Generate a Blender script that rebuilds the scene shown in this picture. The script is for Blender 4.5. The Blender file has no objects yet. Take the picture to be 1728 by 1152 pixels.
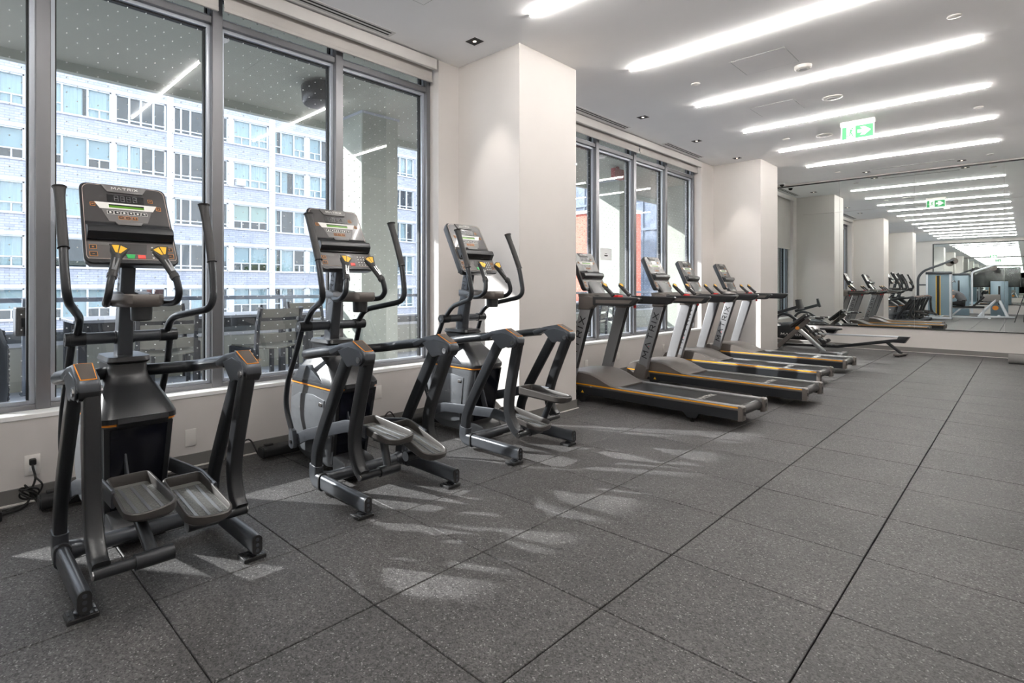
import bpy, bmesh, math, random
from mathutils import Vector, Matrix

random.seed(7)
PI = math.pi
scene = bpy.context.scene
C = scene.collection

# ------------------------------------------------------------------ camera
FPX, CX, CY, YAW, EYE = 922.68, 754.04, 483.81, 0.814473, 1.223
cam = bpy.data.cameras.new('camera')
cam_o = bpy.data.objects.new('camera', cam)
C.objects.link(cam_o)
cam_o.location = (0, 0, EYE)
cam_o.rotation_euler = (PI / 2, 0, YAW)
cam.sensor_fit = 'HORIZONTAL'
cam.sensor_width = 36
cam.lens = 36 * FPX / 1728
cam.shift_x = (864 - CX) / 1728
cam.shift_y = -(576 - CY) / 1728
cam.clip_start = 0.02
cam.clip_end = 300
scene.camera = cam_o

# ------------------------------------------------------------------ world, sun, exposure
world = bpy.data.worlds.new('daylight')
scene.world = world
world.use_nodes = True
wn = world.node_tree.nodes
wn['Background'].inputs['Color'].default_value = (0.86, 0.92, 1.0, 1)
wn['Background'].inputs['Strength'].default_value = 2.2

sun = bpy.data.lights.new('sun', 'SUN')
sun.energy = 7.5
sun.angle = math.radians(0.8)
sun.color = (1.0, 0.985, 0.96)
sun_o = bpy.data.objects.new('sun', sun)
C.objects.link(sun_o)
SUN_EL = math.radians(28.5)
_d = Vector((0.80 * math.cos(SUN_EL), 0.60 * math.cos(SUN_EL), -math.sin(SUN_EL)))
sun_o.rotation_euler = _d.to_track_quat('-Z', 'Y').to_euler()

vs = scene.view_settings
vs.view_transform = 'Standard'
vs.look = 'None'
vs.gamma = 1.0
vs.use_curve_mapping = False
vs.exposure = 0.92

LED_POWER = 54.0
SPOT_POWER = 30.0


# ------------------------------------------------------------------ materials
def lin(c):
    return tuple(((v / 255) / 12.92 if v / 255 <= 0.04045 else ((v / 255 + 0.055) / 1.055) ** 2.4) for v in c)


M = {}


def mat(name, rgb, rough=0.5, metal=0.0, spec=0.5, bump=0.0, bscale=200.0, vary=0.0, vscale=3.0, coat=0.0, emit=None):
    m = bpy.data.materials.new(name)
    m.use_nodes = True
    nt = m.node_tree
    p = nt.nodes['Principled BSDF']
    col = lin(rgb)
    p.inputs['Base Color'].default_value = (*col, 1)
    p.inputs['Roughness'].default_value = rough
    p.inputs['Metallic'].default_value = metal
    p.inputs['Specular IOR Level'].default_value = spec
    p.inputs['Coat Weight'].default_value = coat
    if vary or bump:
        tc = nt.nodes.new('ShaderNodeTexCoord')
    if vary:
        n = nt.nodes.new('ShaderNodeTexNoise')
        n.inputs['Scale'].default_value = vscale
        n.inputs['Detail'].default_value = 5
        nt.links.new(tc.outputs['Object'], n.inputs['Vector'])
        r = nt.nodes.new('ShaderNodeValToRGB')
        r.color_ramp.elements[0].position = 0.3
        r.color_ramp.elements[1].position = 0.7
        r.color_ramp.elements[0].color = (*[c * (1 - vary) for c in col], 1)
        r.color_ramp.elements[1].color = (*[min(1, c * (1 + vary)) for c in col], 1)
        nt.links.new(n.outputs['Fac'], r.inputs['Fac'])
        nt.links.new(r.outputs['Color'], p.inputs['Base Color'])
    if bump:
        n = nt.nodes.new('ShaderNodeTexNoise')
        n.inputs['Scale'].default_value = bscale
        n.inputs['Detail'].default_value = 2
        nt.links.new(tc.outputs['Object'], n.inputs['Vector'])
        b = nt.nodes.new('ShaderNodeBump')
        b.inputs['Strength'].default_value = bump
        b.inputs['Distance'].default_value = 0.002
        nt.links.new(n.outputs['Fac'], b.inputs['Height'])
        nt.links.new(b.outputs['Normal'], p.inputs['Normal'])
    if emit:
        p.inputs['Emission Color'].default_value = (*lin(emit[0]), 1)
        p.inputs['Emission Strength'].default_value = emit[1]
    M[name] = m
    return m


mat('wall_paint', (209, 204, 200), 0.65, bump=0.05, bscale=90, vary=0.015)
mat('ceiling_paint', (247, 246, 246), 0.8, vary=0.012)
mat('sill_white', (240, 240, 238), 0.4)
mat('baseboard_grey', (112, 110, 107), 0.45, vary=0.04)
mat('aluminium', (128, 128, 131), 0.38, 0.75, vary=0.03)
mat('alu_light', (196, 202, 210), 0.3, 0.6)
mat('gasket', (16, 17, 19), 0.5)
mat('blind_fabric', (188, 184, 180), 0.8, vary=0.03)
mat('valance_white', (206, 203, 200), 0.55)
mat('vent_black', (9, 9, 9), 0.6)
mat('vent_white', (214, 213, 212), 0.5)
mat('plastic_white', (226, 222, 217), 0.4)
mat('black_metal', (20, 20, 21), 0.35, 0.3)
mat('frame_dark', (41, 43, 46), 0.32, 0.35, spec=0.5, bump=0.03, bscale=600, coat=0.12)
mat('frame_mid', (74, 77, 82), 0.33, 0.45, spec=0.5, bump=0.03, bscale=500)
mat('shell_silver', (102, 105, 109), 0.36, 0.35, bump=0.03, bscale=700)
mat('shell_dark', (37, 38, 40), 0.3, 0.1, bump=0.02, bscale=700)
mat('panel_blueblack', (10, 12, 22), 0.16, 0.0, vary=0.2, vscale=20)
mat('pedal_grey', (60, 57, 55), 0.4, 0.15, bump=0.04, bscale=400)
mat('pad_brown', (72, 65, 60), 0.5, bump=0.08, bscale=400)
mat('rubber_black', (30, 30, 31), 0.6, bump=0.1, bscale=500)
mat('grip_black', (38, 37, 37), 0.55, bump=0.12, bscale=350)
mat('tread_grey', (104, 104, 102), 0.45, bump=0.05, bscale=300)
mat('orange_trim', (238, 148, 50), 0.4)
mat('orange_stripe', (236, 160, 24), 0.4)
mat('chrome', (214, 214, 214), 0.16, 1.0)
mat('steel', (176, 178, 180), 0.3, 0.9)
mat('yellow_key', (240, 184, 42), 0.42)
mat('key_black', (28, 26, 22), 0.5)
mat('console_face', (58, 56, 56), 0.28, 0.0, coat=0.2, vary=0.05, vscale=8)
mat('console_grey', (100, 98, 97), 0.35)
mat('console_low', (82, 78, 76), 0.35)
mat('led_dark', (30, 29, 30), 0.25)
mat('led_seg', (92, 92, 94), 0.4)
mat('lcd_green', (86, 142, 22), 0.3)
mat('ink_white', (228, 226, 222), 0.5)
mat('ink_orange', (222, 140, 58), 0.5)
mat('edge_pale', (196, 178, 168), 0.5)
mat('ink_black', (14, 14, 15), 0.5)
mat('ink_red', (214, 40, 44), 0.5)
mat('btn_green', (34, 172, 84), 0.4)
mat('btn_red', (232, 78, 68), 0.4)
mat('belt_black', (52, 51, 51), 0.5, bump=0.12, bscale=500, vary=0.1, vscale=6)
mat('deck_rail', (112, 112, 112), 0.4, 0.2, bump=0.05, bscale=400)
mat('hood_grey', (94, 88, 84), 0.42, 0.1, bump=0.05, bscale=500)
mat('upright_grey', (128, 128, 130), 0.4, 0.15, bump=0.03, bscale=600)
mat('dull_red', (150, 62, 62), 0.6)
mat('red_plastic', (206, 22, 26), 0.4)
mat('led_diffuser', (255, 255, 255), 0.5, emit=((255, 251, 246), LED_POWER))
mat('lamp_lens', (255, 250, 244), 0.4, emit=((255, 236, 214), 2.0))
mat('exit_green', (4, 128, 62), 0.5, emit=((16, 180, 96), 0.10))
mat('exit_white', (226, 236, 230), 0.5, emit=((240, 255, 246), 0.12))
mat('concrete', (168, 174, 164), 0.75, bump=0.15, bscale=60, vary=0.06, vscale=4)
mat('concrete_dark', (120, 126, 120), 0.75, vary=0.06)
mat('soffit_paint', (160, 162, 150), 0.8, bump=0.1, bscale=200, vary=0.03)
mat('rail_blue', (126, 136, 150), 0.35, 0.4)
mat('parapet', (176, 178, 168), 0.7, vary=0.05, vscale=2)
mat('parapet_dark', (98, 104, 108), 0.6, vary=0.05)
mat('paver', (176, 182, 194), 0.75, bump=0.2, bscale=40, vary=0.05)
mat('chair_slat', (112, 112, 104), 0.55, vary=0.06, vscale=12)
mat('chair_frame', (44, 48, 54), 0.45, 0.3)
mat('table_top', (134, 140, 150), 0.45, vary=0.05)
mat('wicker', (28, 34, 42), 0.6, bump=0.3, bscale=80)
mat('facade_white', (206, 210, 217), 0.6, vary=0.02)
mat('facade_frame', (214, 218, 223), 0.5)
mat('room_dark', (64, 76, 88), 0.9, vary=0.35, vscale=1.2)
mat('curtain', (214, 222, 224), 0.9)
mat('roller_shade', (184, 198, 202), 0.9)
mat('shade_green', (196, 204, 188), 0.9)
mat('cardboard', (214, 160, 96), 0.8)
mat('asphalt', (96, 98, 102), 0.9, vary=0.1)
mat('leaf', (86, 118, 52), 0.6, vary=0.35, vscale=6)
mat('bark', (92, 76, 60), 0.85, vary=0.2, vscale=20)
mat('glass_tower', (120, 130, 146), 0.3, 0.1, vary=0.3, vscale=1.5)
mat('paper', (246, 248, 248), 0.7)
mat('skin', (206, 150, 122), 0.5)
mat('hair', (30, 24, 22), 0.6)
mat('shirt_grey', (106, 106, 110), 0.85, vary=0.1, vscale=30)
mat('trousers_black', (24, 24, 27), 0.8)
mat('shoe_light', (206, 204, 200), 0.6)
mat('stack_shroud', (126, 146, 158), 0.3, 0.1)
mat('gym_white', (206, 210, 216), 0.4, 0.2)
mat('tv_screen', (14, 14, 15), 0.12)
mat('foam_grey', (126, 124, 122), 0.8, bump=0.2, bscale=150)
mat('cable_black', (16, 16, 16), 0.5)
mat('camera_white', (224, 224, 222), 0.4)
mat('brick_red_dummy', (150, 74, 58), 0.8)


def nodes_of(name):
    m = bpy.data.materials.new(name)
    m.use_nodes = True
    M[name] = m
    return m, m.node_tree, m.node_tree.nodes['Principled BSDF']


def rubber_floor():
    m, nt, p = nodes_of('rubber_tile')
    N, L = nt.nodes, nt.links
    geo = N.new('ShaderNodeNewGeometry')
    info = N.new('ShaderNodeObjectInfo')
    big = N.new('ShaderNodeTexNoise'); big.inputs['Scale'].default_value = 2.2; big.inputs['Detail'].default_value = 4
    vor = N.new('ShaderNodeTexVoronoi'); vor.inputs['Scale'].default_value = 210
    fine = N.new('ShaderNodeTexVoronoi'); fine.inputs['Scale'].default_value = 120
    for n in (fine, big, vor):
        L.new(geo.outputs['Position'], n.inputs['Vector'])
    s1 = N.new('ShaderNodeSeparateColor'); L.new(fine.outputs['Color'], s1.inputs['Color'])
    s2 = N.new('ShaderNodeSeparateColor'); L.new(vor.outputs['Color'], s2.inputs['Color'])
    gm = N.new('ShaderNodeMix'); gm.data_type = 'FLOAT'; gm.inputs['Factor'].default_value = 0.6
    L.new(s1.outputs['Red'], gm.inputs['A']); L.new(s2.outputs['Red'], gm.inputs['B'])
    r1 = N.new('ShaderNodeValToRGB')
    r1.color_ramp.elements[0].position = 0.10; r1.color_ramp.elements[0].color = (*lin((42, 41, 41)), 1)
    r1.color_ramp.elements[1].position = 0.90; r1.color_ramp.elements[1].color = (*lin((96, 95, 95)), 1)
    L.new(gm.outputs['Result'], r1.inputs['Fac'])
    r2 = N.new('ShaderNodeValToRGB')
    r2.color_ramp.elements[0].position = 0.30; r2.color_ramp.elements[0].color = (0.80, 0.80, 0.80, 1)
    r2.color_ramp.elements[1].position = 0.72; r2.color_ramp.elements[1].color = (1.14, 1.13, 1.12, 1)
    L.new(big.outputs['Fac'], r2.inputs['Fac'])
    mul = N.new('ShaderNodeMix'); mul.data_type = 'RGBA'; mul.blend_type = 'MULTIPLY'; mul.inputs['Factor'].default_value = 1
    L.new(r1.outputs['Color'], mul.inputs['A']); L.new(r2.outputs['Color'], mul.inputs['B'])
    # pale flecks
    spk = N.new('ShaderNodeMath'); spk.operation = 'LESS_THAN'; spk.inputs[1].default_value = 0.03
    L.new(s2.outputs['Green'], spk.inputs[0])
    spm = N.new('ShaderNodeMix'); spm.data_type = 'RGBA'
    L.new(spk.outputs['Value'], spm.inputs['Factor'])
    L.new(mul.outputs['Result'], spm.inputs['A']); spm.inputs['B'].default_value = (*lin((128, 127, 127)), 1)
    # one tile a little lighter than the next
    rnd = N.new('ShaderNodeMapRange'); rnd.inputs['To Min'].default_value = 0.93; rnd.inputs['To Max'].default_value = 1.07
    L.new(info.outputs['Random'], rnd.inputs['Value'])
    hsv = N.new('ShaderNodeHueSaturation'); L.new(rnd.outputs['Result'], hsv.inputs['Value'])
    L.new(spm.outputs['Result'], hsv.inputs['Color'])
    L.new(hsv.outputs['Color'], p.inputs['Base Color'])
    p.inputs['Roughness'].default_value = 0.58
    p.inputs['Specular IOR Level'].default_value = 0.35
    b = N.new('ShaderNodeBump'); b.inputs['Strength'].default_value = 0.35; b.inputs['Distance'].default_value = 0.003
    L.new(gm.outputs['Result'], b.inputs['Height']); L.new(b.outputs['Normal'], p.inputs['Normal'])


def thin_glass(name, tint, dots, gain=1.0):
    m, nt, p = nodes_of(name)
    N, L = nt.nodes, nt.links
    out = N['Material Output']
    N.remove(p)
    tr = N.new('ShaderNodeBsdfTransparent'); tr.inputs['Color'].default_value = (*tint, 1)
    gl = N.new('ShaderNodeBsdfGlossy'); gl.inputs['Roughness'].default_value = 0.0; gl.inputs['Color'].default_value = (gain, gain, gain, 1)
    # Schlick reflectance from the angle to the pane, the same from both faces
    ge = N.new('ShaderNodeNewGeometry')
    dt = N.new('ShaderNodeVectorMath'); dt.operation = 'DOT_PRODUCT'
    L.new(ge.outputs['Normal'], dt.inputs[0]); L.new(ge.outputs['Incoming'], dt.inputs[1])
    ab = N.new('ShaderNodeMath'); ab.operation = 'ABSOLUTE'; L.new(dt.outputs['Value'], ab.inputs[0])
    om = N.new('ShaderNodeMath'); om.operation = 'SUBTRACT'; om.inputs[0].default_value = 1.0; L.new(ab.outputs['Value'], om.inputs[1])
    pw = N.new('ShaderNodeMath'); pw.operation = 'POWER'; pw.inputs[1].default_value = 5.0; L.new(om.outputs['Value'], pw.inputs[0])
    dbl = N.new('ShaderNodeMath'); dbl.operation = 'MULTIPLY_ADD'; dbl.inputs[1].default_value = 0.94; dbl.inputs[2].default_value = 0.06; dbl.use_clamp = True
    L.new(pw.outputs['Value'], dbl.inputs[0])
    mx = N.new('ShaderNodeMixShader')
    L.new(dbl.outputs['Value'], mx.inputs['Fac']); L.new(tr.outputs['BSDF'], mx.inputs[1]); L.new(gl.outputs['BSDF'], mx.inputs[2])
    if not dots:
        L.new(mx.outputs['Shader'], out.inputs['Surface'])
        return
    # printed bird-safety dots, staggered lattice on the pane
    geo = N.new('ShaderNodeNewGeometry')
    sep = N.new('ShaderNodeSeparateXYZ'); L.new(geo.outputs['Position'], sep.inputs['Vector'])

    def math_(op, a, b=None):
        n = N.new('ShaderNodeMath'); n.operation = op
        for i, v in enumerate((a, b)):
            if v is None: continue
            if isinstance(v, (int, float)): n.inputs[i].default_value = v
            else: L.new(v, n.inputs[i])
        return n.outputs['Value']
    ds = []
    SY, SZ = 0.112, 0.092
    for o in (0.0, 0.5):
        fy = math_('SUBTRACT', math_('FRACT', math_('ADD', math_('DIVIDE', sep.outputs['Y'], SY), 100 + o)), 0.5)
        fz = math_('SUBTRACT', math_('FRACT', math_('ADD', math_('DIVIDE', sep.outputs['Z'], SZ), 100 + o)), 0.5)
        d2 = math_('ADD', math_('MULTIPLY', math_('MULTIPLY', fy, fy), SY * SY), math_('MULTIPLY', math_('MULTIPLY', fz, fz), SZ * SZ))
        ds.append(math_('LESS_THAN', d2, 0.0038 ** 2))
    on = math_('MAXIMUM', ds[0], ds[1])
    df = N.new('ShaderNodeBsdfDiffuse'); df.inputs['Color'].default_value = (0.64, 0.66, 0.66, 1)
    mx2 = N.new('ShaderNodeMixShader')
    L.new(on, mx2.inputs['Fac']); L.new(mx.outputs['Shader'], mx2.inputs[1]); L.new(df.outputs['BSDF'], mx2.inputs[2])
    L.new(mx2.outputs['Shader'], out.inputs['Surface'])


def mirror_mat():
    m, nt, p = nodes_of('mirror')
    p.inputs['Base Color'].default_value = (0.86, 0.90, 0.885, 1)
    p.inputs['Metallic'].default_value = 1
    p.inputs['Roughness'].default_value = 0.0


def brick_mat(name, c1, c2, mortar, scale, axis='YZ'):
    m, nt, p = nodes_of(name)
    N, L = nt.nodes, nt.links
    geo = N.new('ShaderNodeNewGeometry')
    sep = N.new('ShaderNodeSeparateXYZ'); L.new(geo.outputs['Position'], sep.inputs['Vector'])
    com = N.new('ShaderNodeCombineXYZ')
    L.new(sep.outputs[axis[0]], com.inputs['X']); L.new(sep.outputs[axis[1]], com.inputs['Y'])
    b = N.new('ShaderNodeTexBrick'); b.inputs['Scale'].default_value = scale
    b.inputs['Color1'].default_value = (*lin(c1), 1); b.inputs['Color2'].default_value = (*lin(c2), 1); b.inputs['Mortar'].default_value = (*lin(mortar), 1)
    b.inputs['Mortar Size'].default_value = 0.02
    b.inputs['Brick Width'].default_value = 0.5; b.inputs['Row Height'].default_value = 0.17
    L.new(com.outputs['Vector'], b.inputs['Vector'])
    L.new(b.outputs['Color'], p.inputs['Base Color'])
    p.inputs['Roughness'].default_value = 0.8


rubber_floor()
thin_glass('window_glass', (0.90, 0.91, 0.915), True)
thin_glass('far_glass', (0.80, 0.86, 0.88), False)
mirror_mat()
brick_mat('white_brick', (186, 191, 204), (168, 174, 188), (148, 154, 168), 1.35)
brick_mat('red_brick', (196, 104, 86), (178, 88, 72), (206, 150, 134), 4.2, 'XZ')


# ------------------------------------------------------------------ mesh building
def catmull(pts, n=6):
    P = [Vector(p) for p in pts]
    if len(P) < 3:
        return P
    out = []
    for i in range(len(P) - 1):
        p0 = P[i - 1] if i else P[0] * 2 - P[1]
        p1, p2 = P[i], P[i + 1]
        p3 = P[i + 2] if i + 2 < len(P) else P[-1] * 2 - P[-2]
        for k in range(n):
            t = k / n
            out.append(0.5 * ((2 * p1) + (p2 - p0) * t + (2 * p0 - 5 * p1 + 4 * p2 - p3) * t * t + (3 * p1 - p0 - 3 * p2 + p3) * t ** 3))
    out.append(P[-1])
    return out


def fillet(pts, r, n=5):
    """polyline with rounded corners"""
    P = [Vector(p) for p in pts]
    out = [P[0]]
    for i in range(1, len(P) - 1):
        a, b, c = P[i - 1], P[i], P[i + 1]
        d1, d2 = (a - b), (c - b)
        rr = min(r, d1.length * 0.48, d2.length * 0.48)
        p, q = b + d1.normalized() * rr, b + d2.normalized() * rr
        for k in range(n + 1):
            t = k / n
            out.append(p * (1 - t) ** 2 + b * 2 * t * (1 - t) + q * t * t)
    out.append(P[-1])
    return out


def rrect(w, h, r, n=3):
    pts = []
    for cx, cy, a0 in ((w / 2 - r, h / 2 - r, 0), (-w / 2 + r, h / 2 - r, 90), (-w / 2 + r, -h / 2 + r, 180), (w / 2 - r, -h / 2 + r, 270)):
        for k in range(n + 1):
            a = math.radians(a0 + 90 * k / n)
            pts.append((cx + r * math.cos(a), cy + r * math.sin(a)))
    return pts


class B:
    def __init__(s):
        s.v, s.f = [], []

    def add(s, vs, fs):
        o = len(s.v)
        s.v += [tuple(v) for v in vs]
        s.f += [tuple(i + o for i in f) for f in fs]
        return s

    def bm(s, bm):
        bm.verts.index_update()
        s.add([v.co[:] for v in bm.verts], [[v.index for v in f.verts] for f in bm.faces])
        bm.free()
        return s

    def box(s, x0, x1, y0, y1, z0, z1):
        v = [(x, y, z) for x in (x0, x1) for y in (y0, y1) for z in (z0, z1)]
        return s.add(v, [(0, 1, 3, 2), (4, 6, 7, 5), (0, 4, 5, 1), (2, 3, 7, 6), (0, 2, 6, 4), (1, 5, 7, 3)])

    def rbox(s, x0, x1, y0, y1, z0, z1, r, n=2):
        t = B().box(x0, x1, y0, y1, z0, z1)
        bm = bmesh.new()
        vv = [bm.verts.new(p) for p in t.v]
        for f in t.f:
            bm.faces.new([vv[i] for i in f])
        bmesh.ops.bevel(bm, geom=list(bm.edges), offset=r, segments=n, profile=0.5, affect='EDGES')
        return s.bm(bm)

    def prism(s, poly, axis, a, b, r=0.0, n=2):
        mp = {'x': lambda p, t: (t, p[0], p[1]), 'y': lambda p, t: (p[0], t, p[1]), 'z': lambda p, t: (p[0], p[1], t)}[axis]
        k = len(poly)
        bm = bmesh.new()
        lo = [bm.verts.new(mp(p, a)) for p in poly]
        hi = [bm.verts.new(mp(p, b)) for p in poly]
        f1 = bm.faces.new(lo); f2 = bm.faces.new(hi[::-1])
        for i in range(k):
            bm.faces.new((lo[i], hi[i], hi[(i + 1) % k], lo[(i + 1) % k]))
        bmesh.ops.recalc_face_normals(bm, faces=bm.faces)
        if r:
            ed = list(f1.edges) + list(f2.edges)
            bmesh.ops.bevel(bm, geom=ed, offset=r, segments=n, profile=0.5, affect='EDGES')
        return s.bm(bm)

    def loft(s, rings, cap=True, closed=True):
        k = len(rings[0])
        vs = [p for r in rings for p in r]
        fs = []
        for i in range(len(rings) - 1):
            for j in range(k if closed else k - 1):
                a, b = i * k + j, i * k + (j + 1) % k
                fs.append((a, b, b + k, a + k))
        if cap:
            fs.append(tuple(range(k))[::-1])
            fs.append(tuple((len(rings) - 1) * k + j for j in range(k)))
        return s.add(vs, fs)

    def tube(s, pts, r, n=12, cap=True):
        P = [Vector(p) for p in pts]
        R = r if isinstance(r, (list, tuple)) else [r] * len(P)
        T = []
        for i in range(len(P)):
            d = (P[min(i + 1, len(P) - 1)] - P[max(i - 1, 0)])
            T.append(d.normalized())
        ref = Vector((0, 0, 1)) if abs(T[0].z) < 0.9 else Vector((1, 0, 0))
        u = T[0].cross(ref).normalized()
        rings = []
        for i in range(len(P)):
            u = (u - T[i] * u.dot(T[i])).normalized()
            w = T[i].cross(u)
            rings.append([P[i] + (u * math.cos(2 * PI * k / n) + w * math.sin(2 * PI * k / n)) * R[i] for k in range(n)])
        return s.loft(rings, cap)

    def cyl(s, p0, p1, r0, r1=None, n=20):
        return s.tube([p0, p1], [r0, r0 if r1 is None else r1], n)

    def lathe(s, prof, c=(0, 0, 0), n=24, axis='z'):
        rings = []
        for r, z in prof:
            ring = []
            for k in range(n):
                a = 2 * PI * k / n
                x, y = r * math.cos(a), r * math.sin(a)
                q = {'z': (x, y, z), 'y': (x, z, y), 'x': (z, x, y)}[axis]
                ring.append((q[0] + c[0], q[1] + c[1], q[2] + c[2]))
            rings.append(ring)
        return s.loft(rings)

    def sweep(s, pts, sec, side=(0, 1, 0), scale=None):
        """section (a, b): a along the fixed side axis, b across it"""
        P = [Vector(p) for p in pts]
        sd = Vector(side)
        rings = []
        for i in range(len(P)):
            d = (P[min(i + 1, len(P) - 1)] - P[max(i - 1, 0)]).normalized()
            a = (sd - d * sd.dot(d)).normalized()
            b = d.cross(a)
            k = scale[i] if scale else (1, 1)
            rings.append([P[i] + a * (q[0] * k[0]) + b * (q[1] * k[1]) for q in sec])
        return s.loft(rings)

    def ball(s, c, r, n=14, m=9):
        rr = (r, r, r) if isinstance(r, (int, float)) else r
        rings = []
        for i in range(1, m):
            t = PI * i / m
            rings.append([(c[0] + rr[0] * math.sin(t) * math.cos(2 * PI * k / n), c[1] + rr[1] * math.sin(t) * math.sin(2 * PI * k / n), c[2] + rr[2] * math.cos(t)) for k in range(n)])
        return s.loft(rings)

    def xf(s, mtx):
        s.v = [tuple(mtx @ Vector(v)) for v in s.v]
        return s

    def mesh(s, name, mt, smooth=True, ang=38):
        me = bpy.data.meshes.new(name)
        me.from_pydata(s.v, [], s.f)
        bm = bmesh.new()
        bm.from_mesh(me)
        bmesh.ops.recalc_face_normals(bm, faces=bm.faces)
        bm.to_mesh(me)
        bm.free()
        if smooth:
            me.polygons.foreach_set('use_smooth', [True] * len(me.polygons))
            me.set_sharp_from_angle(angle=math.radians(ang))
        me.materials.append(M[mt])
        return me

    def o(s, name, mt, parent=None, loc=None, smooth=True, ang=38):
        return link(name, s.mesh(name, mt, smooth, ang), parent, loc)


def link(name, me, parent=None, loc=None):
    ob = bpy.data.objects.new(name, me)
    C.objects.link(ob)
    if parent:
        ob.parent = parent
    if loc:
        ob.location = loc
    return ob


def tag(o, label, cat, group=None):
    o['label'] = label
    o['category'] = cat
    if group:
        o['group'] = group
    return o


def thing(name, label, cat, loc=(0, 0, 0), rz=0.0, group=None):
    o = bpy.data.objects.new(name, None)
    C.objects.link(o)
    o.empty_display_size = 0.1
    o.location = loc
    o.rotation_euler = (0, 0, rz)
    return tag(o, label, cat, group)


def struct(name, b, mt, parent=None, label=None, smooth=False):
    o = b.o(name, mt, parent, smooth=smooth)
    if parent is None:
        o['kind'] = 'structure'
        if label:
            o['label'] = label
    return o


def group_struct(name, label):
    o = bpy.data.objects.new(name, None)
    C.objects.link(o)
    o.empty_display_size = 0.1
    o['kind'] = 'structure'
    o['label'] = label
    return o


def copy_tree(o, parent=None):
    c = o.copy()
    C.objects.link(c)
    c.parent = parent
    for ch in [x for x in bpy.data.objects if x.parent is o]:
        copy_tree(ch, c)
    return c


# capital letters as strokes in a unit cell (x 0..w, y 0..1)
LET = {
    'M': (1.15, [[(0, 0), (0.06, 1), (0.575, 0.30), (1.09, 1), (1.15, 0)]]),
    'A': (1.1, [[(0, 0), (0.55, 1), (1.1, 0)]]),
    'T': (1.0, [[(0, 1), (1, 1)], [(0.5, 1), (0.5, 0)]]),
    'R': (0.9, [[(0, 0), (0, 1), (0.8, 1), (0.88, 0.75), (0.8, 0.5), (0.1, 0.5)], [(0.5, 0.5), (0.9, 0)]]),
    'I': (0.05, [[(0.025, 0), (0.025, 1)]]),
    'X': (1.0, [[(0, 0), (1, 1)], [(0, 1), (1, 0)]]),
    '8': (0.6, [[(0, 0), (0, 1), (0.6, 1), (0.6, 0), (0, 0)], [(0, 0.5), (0.6, 0.5)]]),
}


def lettering(txt, h, w=1.0, th=0.16, gap=0.38, depth=0.0012):
    """flat strokes in local XY, centred, proud by depth in +Z"""
    b = B()
    x = 0
    for ch in txt:
        cw, st = LET[ch]
        for line in st:
            for (ax, ay), (bx, by) in zip(line[:-1], line[1:]):
                a = Vector(((x + ax) * w, ay)); c = Vector(((x + bx) * w, by))
                d = (c - a).normalized()
                n = Vector((-d.y, d.x)) * th / 2
                e = d * th * 0.35
                q = [a - e + n, a - e - n, c + e - n, c + e + n]
                b.add([(p.x, p.y, z) for z in (0, depth / h) for p in q], [(0, 1, 2, 3), (7, 6, 5, 4), (0, 4, 5, 1), (1, 5, 6, 2), (2, 6, 7, 3), (3, 7, 4, 0)])
        x += cw + gap
    tot = (x - gap) * w
    b.v = [((v[0] - tot / 2) * h, (v[1] - 0.5) * h, v[2] * h) for v in b.v]
    return b


# ================================================================== THE ROOM
XW, XR, Y0, YM, ZC = -3.90, 0.717, -8.2, 13.42, 3.413
T0 = 0.61
TX0, TY0 = -0.824107 * T0, 4.03700 * T0

floor = struct('floor', B().box(XW, XR, Y0, YM, -0.12, -0.013), 'gasket', label='dark grey square rubber gym floor tiles with fine joints')
tile_me = {}
i0 = math.floor((XW - TX0) / T0); i1 = math.ceil((XR - TX0) / T0 - 1e-3)
j0 = math.floor((Y0 - TY0) / T0); j1 = math.ceil((YM - TY0) / T0)
for i in range(i0, i1):
    for j in range(j0, j1):
        xa, xb = max(XW, TX0 + i * T0), min(XR, TX0 + (i + 1) * T0)
        ya, yb = max(Y0, TY0 + j * T0), min(YM, TY0 + (j + 1) * T0)
        if xb - xa < 0.02 or yb - ya < 0.02:
            continue
        key = (round(xb - xa, 3), round(yb - ya, 3))
        if key not in tile_me:
            g = 0.0025
            tile_me[key] = B().rbox(-key[0] / 2 + g, key[0] / 2 - g, -key[1] / 2 + g, key[1] / 2 - g, -0.0135, 0, 0.0022, 1).mesh('tile', 'rubber_tile', smooth=False)
        t = link('tile', tile_me[key], floor, ((xa + xb) / 2 + random.uniform(-.0006, .0006), (ya + yb) / 2, random.uniform(-.0008, 0)))

struct('ceiling', B().box(-4.2, XR + 0.15, Y0 - 0.15, YM + 0.15, ZC, ZC + 0.2), 'ceiling_paint', label='flat white painted ceiling')

# window bays along the left wall
BAYS = [(-8.2, -2.93), (-1.49, 3.57), (5.01, 9.80), (11.52, 13.40)]
COLS = [(-2.66, -1.76), (3.84, 4.74), (10.33, 11.25)]
wl = B()
wl.box(XW - 0.24, XW, Y0, YM, 0, 0.468)
edges = [Y0 - 0.001] + [y for b in BAYS for y in b] + [YM]
for a, b in [(-2.93, -1.49), (3.57, 5.01), (9.80, 11.52)]:
    wl.box(XW - 0.24, XW, a, b, 0.468, ZC)
wl.box(XW - 0.24, XW, 13.40, YM, 0.468, ZC)
wl.box(XW - 0.30, XW - 0.20, Y0, YM, 3.40, ZC)
wall_left = struct('wall_left', wl, 'wall_paint', label='white painted wall below and between the tall windows')
for n, (a, b) in enumerate(BAYS):
    B().rbox(XW - 0.13, XW + 0.006, a, b, 0.468, 0.497, 0.004, 1).o('window_sill', 'sill_white', wall_left)

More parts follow.
